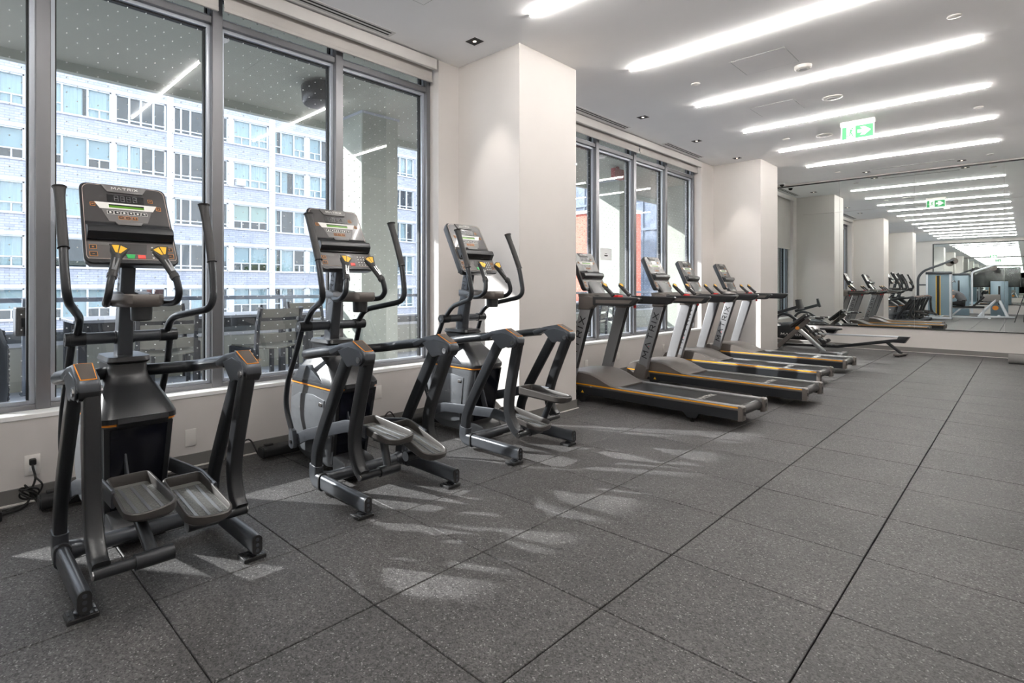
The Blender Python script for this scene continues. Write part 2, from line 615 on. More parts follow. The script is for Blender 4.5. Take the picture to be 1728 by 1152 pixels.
for n, (a, b) in enumerate(COLS):
    c = struct('column', B().rbox(XW - 0.05, -3.12, a, b, 0, ZC, 0.003, 1), 'wall_paint')
    c['label'] = ['white square column behind the weight machine', 'white square column between the ellipticals and the treadmills', 'white square column beyond the farthest treadmill'][n]
    bb = B()
    bb.box(XW, -3.12 + 0.011, a - 0.011, a, 0, 0.088).box(-3.12, -3.12 + 0.011, a - 0.011, b + 0.011, 0, 0.088).box(XW, -3.12 + 0.011, b, b + 0.011, 0, 0.088)
    bo = bb.o('baseboard', 'baseboard_grey', c, smooth=False)
    cb = B()
    cb.box(XW, -3.12 + 0.02, a - 0.02, a - 0.011, 0, 0.007).box(-3.12 + 0.011, -3.12 + 0.02, a - 0.02, b + 0.02, 0, 0.007)
    cb.o('floor_seal', 'plastic_white', c, smooth=False)

bl = B()
ys = [Y0] + [v for c in COLS for v in c] + [YM]
for k in range(0, len(ys), 2):
    bl.box(XW, XW + 0.011, ys[k], ys[k + 1], 0, 0.088)
struct('baseboard_left', bl, 'baseboard_grey', label='grey vinyl baseboard under the windows')
bs = B()
for k in range(0, len(ys), 2):
    bs.box(XW + 0.011, XW + 0.022, ys[k], ys[k + 1], 0, 0.008)
struct('trim_1', bs, 'plastic_white', label='pale sealant strip along the foot of the window wall')

struct('wall_far', B().box(-4.2, XR + 0.15, YM, YM + 0.15, 0, ZC), 'wall_paint', label='white far wall carrying the big mirror')
struct('baseboard_far', B().box(XW + 0.02, XR, YM - 0.011, YM, 0, 0.088), 'baseboard_grey', label='grey vinyl baseboard under the big mirror')
struct('trim_2', B().box(XW + 0.02, XR, YM - 0.022, YM - 0.011, 0, 0.008), 'plastic_white', label='pale sealant strip at the foot of the mirror wall')
struct('wall_right', B().box(XR, XR + 0.15, Y0 - 0.15, YM + 0.15, 0, ZC), 'wall_paint', label='white wall opposite the windows')
struct('wall_back', B().box(-4.2, XR + 0.15, Y0 - 0.15, Y0, 0, ZC), 'wall_paint', label='white wall behind the weight machines')

# big mirror on the far wall: separate panels in two rows
mir = thing('wall_mirror', 'wall-wide frameless mirror of large panels above the rowing machine', 'mirror', (0, YM, 0))
MX = [-3.88, -2.60, -1.44, -0.26, XR - 0.01]
for k in range(4):
    for z0, z1 in ((0.447, 2.738), (2.741, 3.362)):
        B().box(MX[k] + 0.0012, MX[k + 1] - 0.0012, -0.013, -0.007, z0, z1).o('mirror_panel', 'mirror', mir, smooth=False)
B().box(-3.88, XR - 0.01, -0.02, -0.001, 3.362, 3.385).o('top_channel', 'black_metal', mir, smooth=False)
B().box(-3.88, XR - 0.01, -0.02, -0.001, 0.432, 0.447).o('bottom_channel', 'black_metal', mir, smooth=False)
mir2 = thing('wall_mirror', 'mirror with a black edge behind the wall television', 'mirror', (0, Y0, 0))
for a, b in ((-3.05, -1.85), (-1.85, -0.65), (-0.65, 0.66)):
    B().box(a + 0.001, b - 0.001, 0.007, 0.013, 0.42, 3.25).o('mirror_panel', 'mirror', mir2, smooth=False)
B().box(-3.09, -3.05, 0.0, 0.02, 0.40, 3.28).box(-3.05, 0.66, 0.0, 0.02, 3.25, 3.28).box(-3.05, 0.66, 0.0, 0.02, 0.40, 0.42).o('frame', 'black_metal', mir2, smooth=False)

# windows
XF = -4.02


def window(n, y0, y1, muls, label):
    w = group_struct('window_%d' % n, label)
    zb, zt0, zt1, ztop = 0.497, 3.125, 3.175, 3.40
    ends = [y0] + list(muls) + [y1]
    fr = B()
    fr.rbox(XF - 0.15, XF - 0.005, y0, y1, zb, zb + 0.03, 0.003, 1)
    fr.rbox(XF - 0.15, XF - 0.02, y0, y1, ztop - 0.04, ztop, 0.003, 1)
    fr.o('frame', 'aluminium', w)
    HW = 0.037
    for k, y in enumerate(ends):
        a, b = y - HW, y + HW
        if k == 0: a, b = y, y + 0.045
        if k == len(ends) - 1: a, b = y - 0.045, y
        mb = B().rbox(XF - 0.15, XF, a, b, zb, ztop, 0.003, 1)
        mb.o('mullion', 'aluminium', w)
    for k in range(len(ends) - 1):
        a = ends[k] + (0.045 if k == 0 else HW)
        b = ends[k + 1] - (0.045 if k == len(ends) - 2 else HW)
        B().rbox(XF - 0.13, XF - 0.014, a, b, zt0, zt1, 0.003, 1).o('transom', 'aluminium', w)
        for z0, z1 in ((zb + 0.03, zt0), (zt1, ztop - 0.04)):
            s = 0.026 if z0 < 1 else 0.012
            st = B()
            st.box(XF - 0.10, XF - 0.045, a, a + s, z0, z1).box(XF - 0.10, XF - 0.045, b - s, b, z0, z1)
            st.box(XF - 0.10, XF - 0.045, a + s, b - s, z0, z0 + 0.02).box(XF - 0.10, XF - 0.045, a + s, b - s, z1 - s, z1)
            st.o('glazing_bead', 'alu_light', w, smooth=False)
            ga = B()
            q = s + 0.011
            ga.box(XF - 0.104, XF - 0.072, a + s, a + q, z0 + 0.02, z1 - s).box(XF - 0.104, XF - 0.072, b - q, b - s, z0 + 0.02, z1 - s)
            ga.box(XF - 0.104, XF - 0.072, a + q, b - q, z1 - q, z1 - s)
            ga.o('gasket', 'gasket', w, smooth=False)
            B().box(XF - 0.092, XF - 0.086, a + s, b - s, z0 + 0.02, z1 - s).o('pane', 'window_glass', w, smooth=False)
    return w


window(1, -1.49, 3.57, [-0.53, 0.487, 1.510, 2.535], 'tall grey aluminium window behind the elliptical trainers')
window(2, 5.01, 9.80, [5.58, 6.63, 7.67, 8.71], 'tall grey aluminium window behind the treadmills')
window(3, 11.52, 13.40, [12.45], 'tall grey window half covered by a lowered blind')
window(4, -8.2, -2.93, [-7.0, -6.0, -5.0, -4.0], 'tall grey window beside the weight machines')

# roller blinds in a box head
BL = [('roller_blind', (-1.40, 1.49), 3.215, 'rolled-up grey roller blind over the first elliptical trainer'),
      ('roller_blind', (1.53, 3.53), 3.228, 'rolled-up grey roller blind nearest the square column by the ellipticals'),
      ('roller_blind', (5.05, 7.66), 3.235, 'rolled-up grey roller blind over the nearest treadmill'),
      ('roller_blind', (7.69, 9.76), 3.235, 'rolled-up grey roller blind over the farther treadmills'),
      ('roller_blind', (11.56, 13.38), 2.16, 'pale roller blind lowered halfway beside the mirror')]
for nm, (a, b), zb, lab in BL:
    t = thing(nm, lab, 'blind', (0, 0, 0))
    B().box(-3.953, -3.950, a, b, zb, 3.36).o('fabric', 'blind_fabric', t, smooth=False)
    B().rbox(-3.962, -3.942, a, b, zb - 0.03, zb, 0.004, 2).o('hem_bar', 'blind_fabric', t)
    B().cyl((-3.952, a, 3.36), (-3.952, b, 3.36), 0.035, n=16).o('roller', 'blind_fabric', t)
for (a, b), lab in [((-1.49, 3.525), 'long pale blind box above the elliptical window'), ((5.01, 9.76), 'long pale blind box above the treadmill window'), ((11.52, 13.40), 'short pale blind box next to the mirror')]:
    t = thing('blind_box', lab, 'blind box')
    B().rbox(-3.905, -3.872, a, b, 3.302, 3.402, 0.004, 1).o('fascia', 'valance_white', t)
    B().box(-4.0, -3.905, a, b, 3.398, 3.402).o('top_plate', 'valance_white', t, smooth=False)

# ceiling lights
for n in range(12):
    y = 11.58 - 1.615 * n
    lab = ['LED strip light closest to the mirror, in the ceiling', 'second LED strip light from the mirror', 'LED strip light running just before the exit sign', 'fourth LED strip light from the mirror',
           'fifth LED strip light from the mirror, cut by the top of the picture', 'short visible tip of the LED strip light by the first square column'] + ['%s LED strip light from the mirror, behind the camera, seen only as a reflection' % w for w in ('seventh', 'eighth', 'ninth', 'tenth', 'eleventh', 'last')]
    t = thing('led_strip_light', lab[n], 'ceiling light', (0, y, ZC), group='LED strip lights in the ceiling' if n < 6 else 'LED strip lights seen only in the mirror')
    B().rbox(-2.735, -0.28, -0.007, 0.007, -0.024, 0.0, 0.003, 1).o('diffuser', 'led_diffuser', t)
    for xa in (-2.745, -0.28):
        B().box(xa, xa + 0.01, -0.009, 0.009, -0.025, 0.0).o('end_cap', 'plastic_white', t, smooth=False)

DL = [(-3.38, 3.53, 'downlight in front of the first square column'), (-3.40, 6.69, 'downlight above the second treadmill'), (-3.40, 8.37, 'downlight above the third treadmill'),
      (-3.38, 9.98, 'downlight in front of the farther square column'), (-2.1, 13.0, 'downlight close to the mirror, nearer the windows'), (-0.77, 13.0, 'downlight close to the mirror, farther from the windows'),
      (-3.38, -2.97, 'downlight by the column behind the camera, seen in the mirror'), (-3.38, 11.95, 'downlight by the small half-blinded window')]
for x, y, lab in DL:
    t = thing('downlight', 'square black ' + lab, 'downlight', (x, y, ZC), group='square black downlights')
    r = 0.058
    tr = B()
    tr.box(-r, r, -r, -r + 0.012, -0.003, 0).box(-r, r, r - 0.012, r, -0.003, 0).box(-r, -r + 0.012, -r + 0.012, r - 0.012, -0.003, 0).box(r - 0.012, r, -r + 0.012, r - 0.012, -0.003, 0)
    tr.o('trim', 'black_metal', t, smooth=False)
    B().box(-r + 0.012, r - 0.012, -r + 0.012, r - 0.012, -0.0012, -0.0004).o('baffle', 'vent_black', t, smooth=False)
    B().lathe([(0.012, -0.0045), (0.016, -0.0025), (0.016, -0.0012)], n=16).o('lens', 'lamp_lens', t)
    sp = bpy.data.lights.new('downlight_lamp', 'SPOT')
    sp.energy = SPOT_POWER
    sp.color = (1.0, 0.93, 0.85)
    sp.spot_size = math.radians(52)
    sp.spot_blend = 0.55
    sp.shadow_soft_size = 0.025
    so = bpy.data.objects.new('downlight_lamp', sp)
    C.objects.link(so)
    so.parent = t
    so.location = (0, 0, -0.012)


def disc(name, x, y, r, h, label, cat, mt='plastic_white', inner=True):
    t = thing(name, label, cat, (x, y, ZC))
    B().lathe([(r * 0.80, -h), (r * 0.95, -h * 0.75), (r, -h * 0.3), (r, 0)], n=28).o('cover', mt, t)
    if inner:
        B().lathe([(r * 0.5, -h - 0.004), (r * 0.55, -h)], n=20).o('grille', 'vent_white', t)
    return t


disc('smoke_detector', -1.52, 6.29, 0.075, 0.035, 'white domed smoke detector above the rows of strip lights', 'smoke detector')
disc('ceiling_speaker', -1.54, 7.58, 0.10, 0.012, 'round white ceiling speaker before the exit sign', 'speaker')
disc('ceiling_speaker', -2.0, 9.37, 0.10, 0.012, 'round white ceiling speaker just past the exit sign', 'speaker')
for x, y, lab in [(-2.45, 6.0, 'round white sprinkler cap between the first two full strip lights, window side'), (-0.4, 6.02, 'round white sprinkler cap near the top edge of the picture, far from the windows'),
                  (-0.4, 9.28, 'round white sprinkler cap at the tip of the strip light past the exit sign'), (-2.44, 9.21, 'round white sprinkler cap near the windows past the exit sign'),
                  (-2.47, 12.59, 'round white sprinkler cap near the mirror, window side'), (-0.41, 12.71, 'round white sprinkler cap near the mirror, far from the windows')]:
    disc('sprinkler_cap', x, y, 0.045, 0.012, lab, 'sprinkler', inner=False)

for (a, b), lab in [((-1.0, 2.89), 'long black slot vent over the ellipticals'), ((5.2, 6.97), 'black slot vent over the two nearer treadmills'), ((8.18, 9.46), 'short black slot vent over the farther treadmills'), ((11.7, 13.3), 'black slot vent by the mirror')]:
    t = thing('slot_vent', lab, 'vent', (0, 0, ZC))
    B().box(-3.835, -3.725, a - 0.03, b + 0.03, -0.003, 0).o('flange', 'vent_white', t, smooth=False)
    for x in (-3.808, -3.768):
        B().box(x, x + 0.018, a, b, -0.0042, -0.003).o('slot', 'vent_black', t, smooth=False)
t = thing('slot_vent', 'thin grey slot vent in the ceiling just before the mirror', 'vent', (0, 0, ZC))
B().box(-2.0, -0.85, 12.79, 12.83, -0.003, 0).o('flange', 'vent_white', t, smooth=False)
B().box(-1.99, -0.86, 12.80, 12.82, -0.0042, -0.003).o('slot', 'concrete_dark', t, smooth=False)

for x, y, lab in [(-2.98, 2.55, 'flush white ceiling access panel over the ellipticals'), (-1.75, 5.9, 'flush white ceiling access panel between strip lights, nearer the camera'), (-2.1, 7.55, 'flush white ceiling access panel before the exit sign')]:
    t = thing('access_panel', lab, 'access panel', (x, y, ZC))
    B().box(-0.235, 0.235, -0.235, 0.235, -0.0012, 0).o('gap', 'concrete_dark', t, smooth=False)
    B().box(-0.231, 0.231, -0.231, 0.231, -0.0022, -0.0011).o('panel', 'ceiling_paint', t, smooth=False)

# exit sign
t = thing('exit_sign', 'green running-man exit sign with a white arrow hanging from the ceiling', 'exit sign', (-1.525, 8.87, 0))
B().rbox(-0.185, 0.185, -0.03, 0.03, 3.352, 3.413, 0.008, 2).o('housing', 'plastic_white', t)
B().box(-0.176, 0.176, -0.006, 0.006, 3.172, 3.352).o('panel', 'exit_white', t, smooth=False)
for sgn in (-1, 1):
    g = B()
    yy = (-0.0072, -0.006) if sgn < 0 else (0.006, 0.0072)
    def gp(poly):
        pp = [(x, z) for x, z in poly]
        g.prism(pp, 'y', yy[0], yy[1])
    z0, z1 = 3.184, 3.344
    gp([(-0.166, z0), (-0.118, z0), (-0.118, z1), (-0.166, z1)])
    # field right of the door, cut around the arrow
    L0, L1 = -0.022, 0.166
    ar = [(0.006, 3.252), (0.056, 3.252), (0.030, 3.222), (0.075, 3.222), (0.132, 3.268), (0.075, 3.314), (0.030, 3.314), (0.056, 3.284), (0.006, 3.284)]
    gp([(L0, z0), (L1, z0), (L1, 3.214), (L0, 3.214)]); gp([(L0, 3.322), (L1, 3.322), (L1, z1), (L0, z1)])
    gp([(L0, 3.214), (0.0, 3.214), (0.0, 3.322), (L0, 3.322)]); gp([(0.140, 3.214), (L1, 3.214), (L1, 3.322), (0.140, 3.322)])
    gp([(0.0, 3.214), (0.028, 3.214), (0.053, 3.248), (0.0, 3.248)]); gp([(0.0, 3.288), (0.053, 3.288), (0.028, 3.322), (0.0, 3.322)])
    gp([(0.078, 3.214), (0.140, 3.214), (0.140, 3.266)]); gp([(0.140, 3.270), (0.140, 3.322), (0.078, 3.322)])
    # running man
    hd = [(-0.055 + 0.0095 * math.cos(a * PI / 6), 3.318 + 0.0095 * math.sin(a * PI / 6)) for a in range(12)]
    gp(hd)
    def limb(p, q, w):
        p, q = Vector(p), Vector(q); d = (q - p).normalized(); n_ = Vector((-d.y, d.x)) * w / 2
        gp([tuple(p + n_), tuple(p - n_), tuple(q - n_), tuple(q + n_)])
    limb((-0.066, 3.304), (-0.075, 3.262), 0.020)
    limb((-0.075, 3.302), (-0.096, 3.294), 0.008); limb((-0.096, 3.295), (-0.106, 3.272), 0.008)
    limb((-0.062, 3.302), (-0.045, 3.284), 0.008); limb((-0.045, 3.285), (-0.026, 3.284), 0.008)
    limb((-0.073, 3.268), (-0.056, 3.238), 0.012); limb((-0.057, 3.240), (-0.046, 3.206), 0.010)
    limb((-0.076, 3.266), (-0.084, 3.228), 0.012); limb((-0.083, 3.229), (-0.118, 3.224), 0.010)
    limb((-0.122, 3.187), (-0.026, 3.187), 0.006)
    g.o('green_print', 'exit_green', t, smooth=False)

# dome cameras near the mirror corner
t = thing('security_camera', 'small white and black dome security camera in the far ceiling corner', 'camera', (-3.55, 13.1, ZC))
B().lathe([(0.05, -0.03), (0.06, -0.02), (0.06, 0)], n=24).o('base', 'camera_white', t)
B().ball((0, 0, -0.035), 0.042).o('dome', 'tv_screen', t)

# wall plates and leads
def plate(y, z, label, cat, socket=False):
    t = thing('outlet_plate' if socket else 'blank_plate', label, cat, (XW, y, z))
    B().rbox(0, 0.007, -0.037, 0.037, -0.058, 0.058, 0.003, 2).o('plate', 'plastic_white', t)
    if socket:
        for dz in (-0.02, 0.02):
            B().rbox(0.006, 0.009, -0.017, 0.017, dz - 0.015, dz + 0.015, 0.002, 1).o('socket', 'sill_white', t)
    else:
        for dz in (-0.03, 0.03):
            B().lathe([(0.003, 0.009), (0.003, 0.006)], (0, 0, dz), 10, 'x').o('screw', 'plastic_white', t)
    return t


plate(0.421, 0.207, 'white power outlet with a plugged-in black lead behind the first elliptical', 'outlet', True)
plate(1.283, 0.20, 'white blank wall plate under the window between the first two ellipticals', 'wall plate')
plate(1.62, 0.20, 'white blank wall plate hidden partly by the post of the first elliptical', 'wall plate')
plate(2.85, 0.30, 'white wall plate beside the third elliptical', 'wall plate')
plate(6.15, 0.22, 'white wall plate behind the hood of the nearest treadmill', 'wall plate')
plate(6.95, 0.26, 'white wall plate left of the second treadmill lettering', 'wall plate')
plate(8.35, 0.26, 'white wall plate between the second and third treadmills', 'wall plate')

t = thing('power_cord', 'tangled black power cord hanging from the outlet by the first elliptical', 'cord')
cord = B()
cord.tube(catmull([(-3.88, .421, .235), (-3.86, .42, .20), (-3.85, .43, .14), (-3.84, .41, .08), (-3.82, .39, .02), (-3.80, .33, .012), (-3.76, .28, .01), (-3.70, .24, .01)]), 0.006, 8)
cord.tube(catmull([(-3.88, .424, .19), (-3.845, .43, .15), (-3.83, .46, .10), (-3.83, .43, .05), (-3.84, .40, .09), (-3.82, .38, .12), (-3.81, .41, .06), (-3.79, .44, .012), (-3.72, .46, .01), (-3.66, .44, .01)]), 0.005, 8)
for k in range(3):
    cord.tube(catmull([(-3.82 + .02 * math.cos(a * .7 + k), .40 + .045 * math.sin(a * .7 + k * .9), .07 + .035 * math.cos(a * .7 + k * 2)) for a in range(10)]), 0.005, 8)
for k in range(3):
    cord.tube(catmull([(-3.82, .39, .012), (-3.80 + .02 * k, .34, .012), (-3.79 + .025 * k, .26, .012), (-3.74 + .02 * k, .2, .012)]), 0.006, 8)
cord.o('lead', 'cable_black', t)
B().rbox(-3.895, -3.862, .405, .437, .212, .245, .004, 1).o('plug', 'cable_black', t)
B().rbox(-3.72, -3.66, .18, .27, 0, .05, .006, 2).o('adapter', 'cable_black', t)
for ya, yb, lab in [(1.0, 1.72, 'thin black lead lying along the wall between the first two ellipticals'), (2.35, 3.0, 'thin black lead on the floor between the second and third ellipticals'), (5.75, 6.1, 'thin black looped lead behind the nearest treadmill')]:
    b = B().tube(catmull([(-3.78, ya, .008), (-3.80, ya + (yb - ya) * .3, .008), (-3.76, ya + (yb - ya) * .55, .008), (-3.84, ya + (yb - ya) * .75, .05), (-3.86, yb - .05, .12), (-3.80, yb, .01)]), .006, 8)
    tag(b.o('power_cord', 'cable_black'), lab, 'cord')



# ================================================================== CONSOLES
def console_parts(parent, origin, tilt, w=0.40, h=0.455, patch_mt=None, brand=True):
    """face frame: X to the user's right (+y), Y up the face, Z out of the face"""
    mtx = Matrix.Translation(Vector(origin)) @ Matrix(((0, -math.sin(tilt), math.cos(tilt), 0), (1, 0, 0, 0), (0, math.cos(tilt), math.sin(tilt), 0), (0, 0, 0, 1)))
    k = w / 0.40
    hw = w / 2
    e = h / 0.455

    def add(b, name, mt, par, smooth=True):
        return b.xf(mtx).o(name, mt, par, smooth=smooth)

    def outline(s, inset):
        r = 0.035
        pts = []
        W0, W1, H0, H1 = hw * 1.02 - inset, hw * 0.965 - inset, inset, h - inset
        for cx, cy, a0 in ((W1 - r, H1 - r, 0), (-W1 + r, H1 - r, 90), (-W0 + r, H0 + r, 180), (W0 - r, H0 + r, 270)):
            for q in range(6):
                a = math.radians(a0 + 90 * q / 5)
                pts.append((cx + r * math.cos(a), cy + r * math.sin(a) + (0.010 * (1 - (cx / hw) ** 2) if a0 in (0, 90) else 0)))
        return pts
    body = B()
    rings = []
    for z, ins in ((-0.062, 0.022), (-0.056, 0.010), (-0.03, 0.002), (-0.006, 0.0), (0.0, 0.004)):
        rings.append([(x, y, z) for x, y in outline(0, ins)])
    body.loft(rings)
    bo = add(body, 'console', 'shell_dark', parent)
    fo_ = lambda i_: [(x_, max(y_, .016 + i_)) for x_, y_ in outline(0, i_)]
    add(B().prism(fo_(0.010), 'z', 0.0, 0.0012), 'face_plate', 'console_face', bo)
    edge = B()
    ol, il = fo_(0.010), fo_(0.0122)
    edge.loft([[(x, y, 0.0004) for x, y in ol], [(x, y, 0.0018) for x, y in ol], [(x, y, 0.0018) for x, y in il], [(x, y, 0.0004) for x, y in il]], cap=False)
    add(edge, 'edge_line', 'edge_pale', bo)
    # brand tab and lettering
    add(B().prism([(-0.105 * k, .452 * e), (-0.078 * k, .408 * e), (0.078 * k, .408 * e), (0.105 * k, .452 * e)], 'z', 0.001, 0.007, 0.002), 'brand_tab', 'console_grey', bo)
    lt = lettering('MATRIX', 0.0125 * e, 1.25, 0.2, 0.45)
    lt.v = [(x, y + .431 * e, z + .007) for x, y, z in lt.v]
    add(lt, 'lettering', 'ink_white', bo, False)
    # segment display
    add(B().box(-0.082 * k, 0.082 * k, .352 * e, .396 * e, 0.001, 0.0018), 'segment_window', 'led_dark', bo, False)
    sg = lettering('8888', 0.030 * e, 0.9, 0.09, 0.42, 0.0006)
    sg.v = [(x, y + .374 * e, z + .0018) for x, y, z in sg.v]
    add(sg, 'segments', 'led_seg', bo, False)
    # white strip with the green lcd
    add(B().prism([(-.138 * k, .346 * e), (-.118 * k, .310 * e), (.118 * k, .310 * e), (.138 * k, .346 * e)], 'z', .001, .0024), 'display_strip', 'ink_white', bo, False)
    add(B().box(-.078 * k, .078 * k, .3175 * e, .3365 * e, .0024, .0030), 'lcd', 'lcd_green', bo, False)
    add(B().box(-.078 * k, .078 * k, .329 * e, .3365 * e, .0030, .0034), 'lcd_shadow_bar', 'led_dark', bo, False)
    add(B().prism([(-.112 * k, .308 * e), (-.085 * k, .238 * e), (.085 * k, .238 * e), (.112 * k, .308 * e)], 'z', .001, .0020), 'key_field', 'console_grey', bo, False)
    for q in range(6):
        x = (-.075 + q * .03) * k
        f = add(B().box(x - .0135 * k, x + .0135 * k, .279 * e, .300 * e, .0020, .0026), 'program_key', 'ink_white', bo, False)
        add(B().box(x - .0118 * k, x + .0118 * k, .2808 * e, .2982 * e, .0026, .0031), 'key_cap', 'ink_black', bo, False)
        add(B().prism([(x - .004 * k, .285 * e), (x + .004 * k, .285 * e), (x + .0055 * k, .291 * e), (x, .295 * e), (x - .0055 * k, .291 * e)][q % 2:], 'z', .0031, .0035), 'key_icon', 'ink_white', bo, False)
    for x, y, ww, hh, plus in [(-.03, .261, .012, .009, 0), (0, .261, .012, .009, 0), (.03, .261, .012, .009, 1), (.112, .374, .011, .010, 0), (-.146, .330, .011, .010, 0), (.146, .330, .011, .010, 0),
                         (-.165, .088, .015, .011, 1), (-.165, .050, .016, .012, 0), (.165, .088, .015, .011, 1), (.165, .050, .016, .012, 0)]:
        add(B().box((x - ww) * k, (x + ww) * k, (y - hh) * e, (y + hh) * e, .0012, .0032), 'orange_key', 'ink_orange', bo, False)
        add(B().box((x - ww + .0018) * k, (x + ww - .0018) * k, (y - hh + .0018) * e, (y + hh - .0018) * e, .0032, .0036), 'key_cap', 'key_black', bo, False)
        ic = B().box((x - .005) * k, (x + .005) * k, (y - .001) * e, (y + .001) * e, .0036, .0039)
        if plus:
            ic.box((x - .001) * k, (x + .001) * k, (y - .005) * e, (y + .005) * e, .00362, .00392)
        add(ic, 'key_icon', 'ink_orange', bo, False)
    # tablet shelf with the dark slot under it
    sh = B()
    prof = [(.128 * e, 0.001), (.128 * e, .012), (.150 * e, .046), (.172 * e, .050), (.186 * e, .044), (.190 * e, .030), (.215 * e, .004), (.232 * e, .001)]
    rings = []
    for x in (-.186, -.182, .182, .186):
        g = .9 if abs(x) > .185 else 1
        rings.append([(x * k, y, z * g) for y, z in prof])
    sh.loft(rings)
    so = add(sh, 'tablet_shelf', 'shell_dark', bo)
    add(B().prism([(-.062 * k, .232 * e), (-.05 * k, .214 * e), (.05 * k, .214 * e), (.062 * k, .232 * e)], 'z', .004, .012, .002), 'shelf_lip', 'console_grey', bo)
    add(B().box(-.184 * k, .184 * k, .1265 * e, .148 * e, .0, .013), 'shelf_slot', 'panel_blueblack', bo, False)
    # lower key field
    add(B().prism([(-.19 * k, .118 * e), (.19 * k, .118 * e), (.185 * k, .028 * e), (-.185 * k, .028 * e)], 'z', .001, .0016), 'lower_panel', 'console_low', bo, False)
    add(B().prism([(-.065 * k, .112 * e), (.065 * k, .112 * e), (.058 * k, .056 * e), (-.045 * k, .056 * e)], 'z', .0016, .0022), 'lower_screen', 'console_face', bo, False)
    add(B().box(-.182 * k, -.085 * k, .100 * e, .116 * e, .0016, .0021).box(-.088 * k, -.084 * k, .030 * e, .030 * e + .001, .0016, .002), 'warning_text', 'console_grey', bo, False)
    add(B().prism([(-.034 * k, .052 * e), (.008 * k, .052 * e), (.002 * k, .030 * e), (-.026 * k, .030 * e)], 'z', .0016, .0046, .001), 'start_button', 'btn_green', bo, False)
    add(B().prism([(.018 * k, .051 * e), (.052 * k, .051 * e), (.052 * k, .030 * e), (.018 * k, .030 * e)], 'z', .0016, .0046, .001), 'stop_button', 'btn_red', bo, False)
    num = B()
    for r_ in range(4):
        for c_ in range(3):
            num.box((.083 + c_ * .022) * k, (.091 + c_ * .022) * k, (.034 + r_ * .02) * e, (.040 + r_ * .02) * e, .0016, .0022)
    add(num, 'number_keys', 'ink_white', bo, False)
    if patch_mt:
        add(B().box(-.055 * k, .055 * k, .352 * e, .402 * e, .0018, .0030), 'display_patch', patch_mt, bo, False)  # flat patch over the display; the pale one is painted glare
    return bo, mtx


def yellow_grip(parent, tip, end, side, tube_pts=None):
    """sensor grip: sleeve from end up to tip, metal plate, yellow thumb keys"""
    tip, end = Vector(tip), Vector(end)
    d = (tip - end)
    L = d.length
    dn = d.normalized()
    sd = Vector((0, 1, 0))
    sd = (sd - dn * sd.dot(dn)).normalized()
    up = sd.cross(dn)
    if up.x < 0 and up.z < 0: up = -up
    g = B()
    rings = []
    for t, rw, rh in ((0, .021, .021), (.12, .0225, .0225), (.14, .019, .019), (.55, .0205, .0205), (.75, .024, .020), (.88, .034, .016), (1.0, .036, .013), (1.04, .026, .009)):
        c = end + d * t
        rings.append([c + sd * (rw * math.cos(2 * PI * q / 16)) + up * (rh * math.sin(2 * PI * q / 16)) for q in range(16)])
    g.loft(rings)
    go = g.o('sensor_grip', 'grip_black', parent)
    nrm = sd.cross(dn)
    if nrm.dot(Vector((1, 0, 0.6))) < 0: nrm = -nrm
    def patch(poly, t0, off, th):
        b = B()
        c = end + d * t0 + nrm * off
        lo = [c + sd * x + dn * y for x, y in poly]
        hi = [p + nrm * th for p in lo]
        n = len(poly)
        b.add(lo + hi, [tuple(range(n))[::-1], tuple(range(n, 2 * n))] + [(i, (i + 1) % n, (i + 1) % n + n, i + n) for i in range(n)])
        return b
    patch([(-.043, .016), (-.016, -.038), (.016, -.038), (.043, .016), (0, .030)], .95, .0125, .0045).o('thumb_key_bezel', 'key_black', go, smooth=False)
    for s in (-1, 1):
        patch([(s * .002, -.026), (s * .011, -.025), (s * .032, .012), (s * .003, .021)], .95, .017, .002).o('thumb_key', 'yellow_key', go, smooth=False)
    patch([(-.010, -.05), (.010, -.05), (.011, .02), (-.011, .02)], .50, .0165, .003).o('sensor_plate', 'chrome', go, smooth=False)
    return go


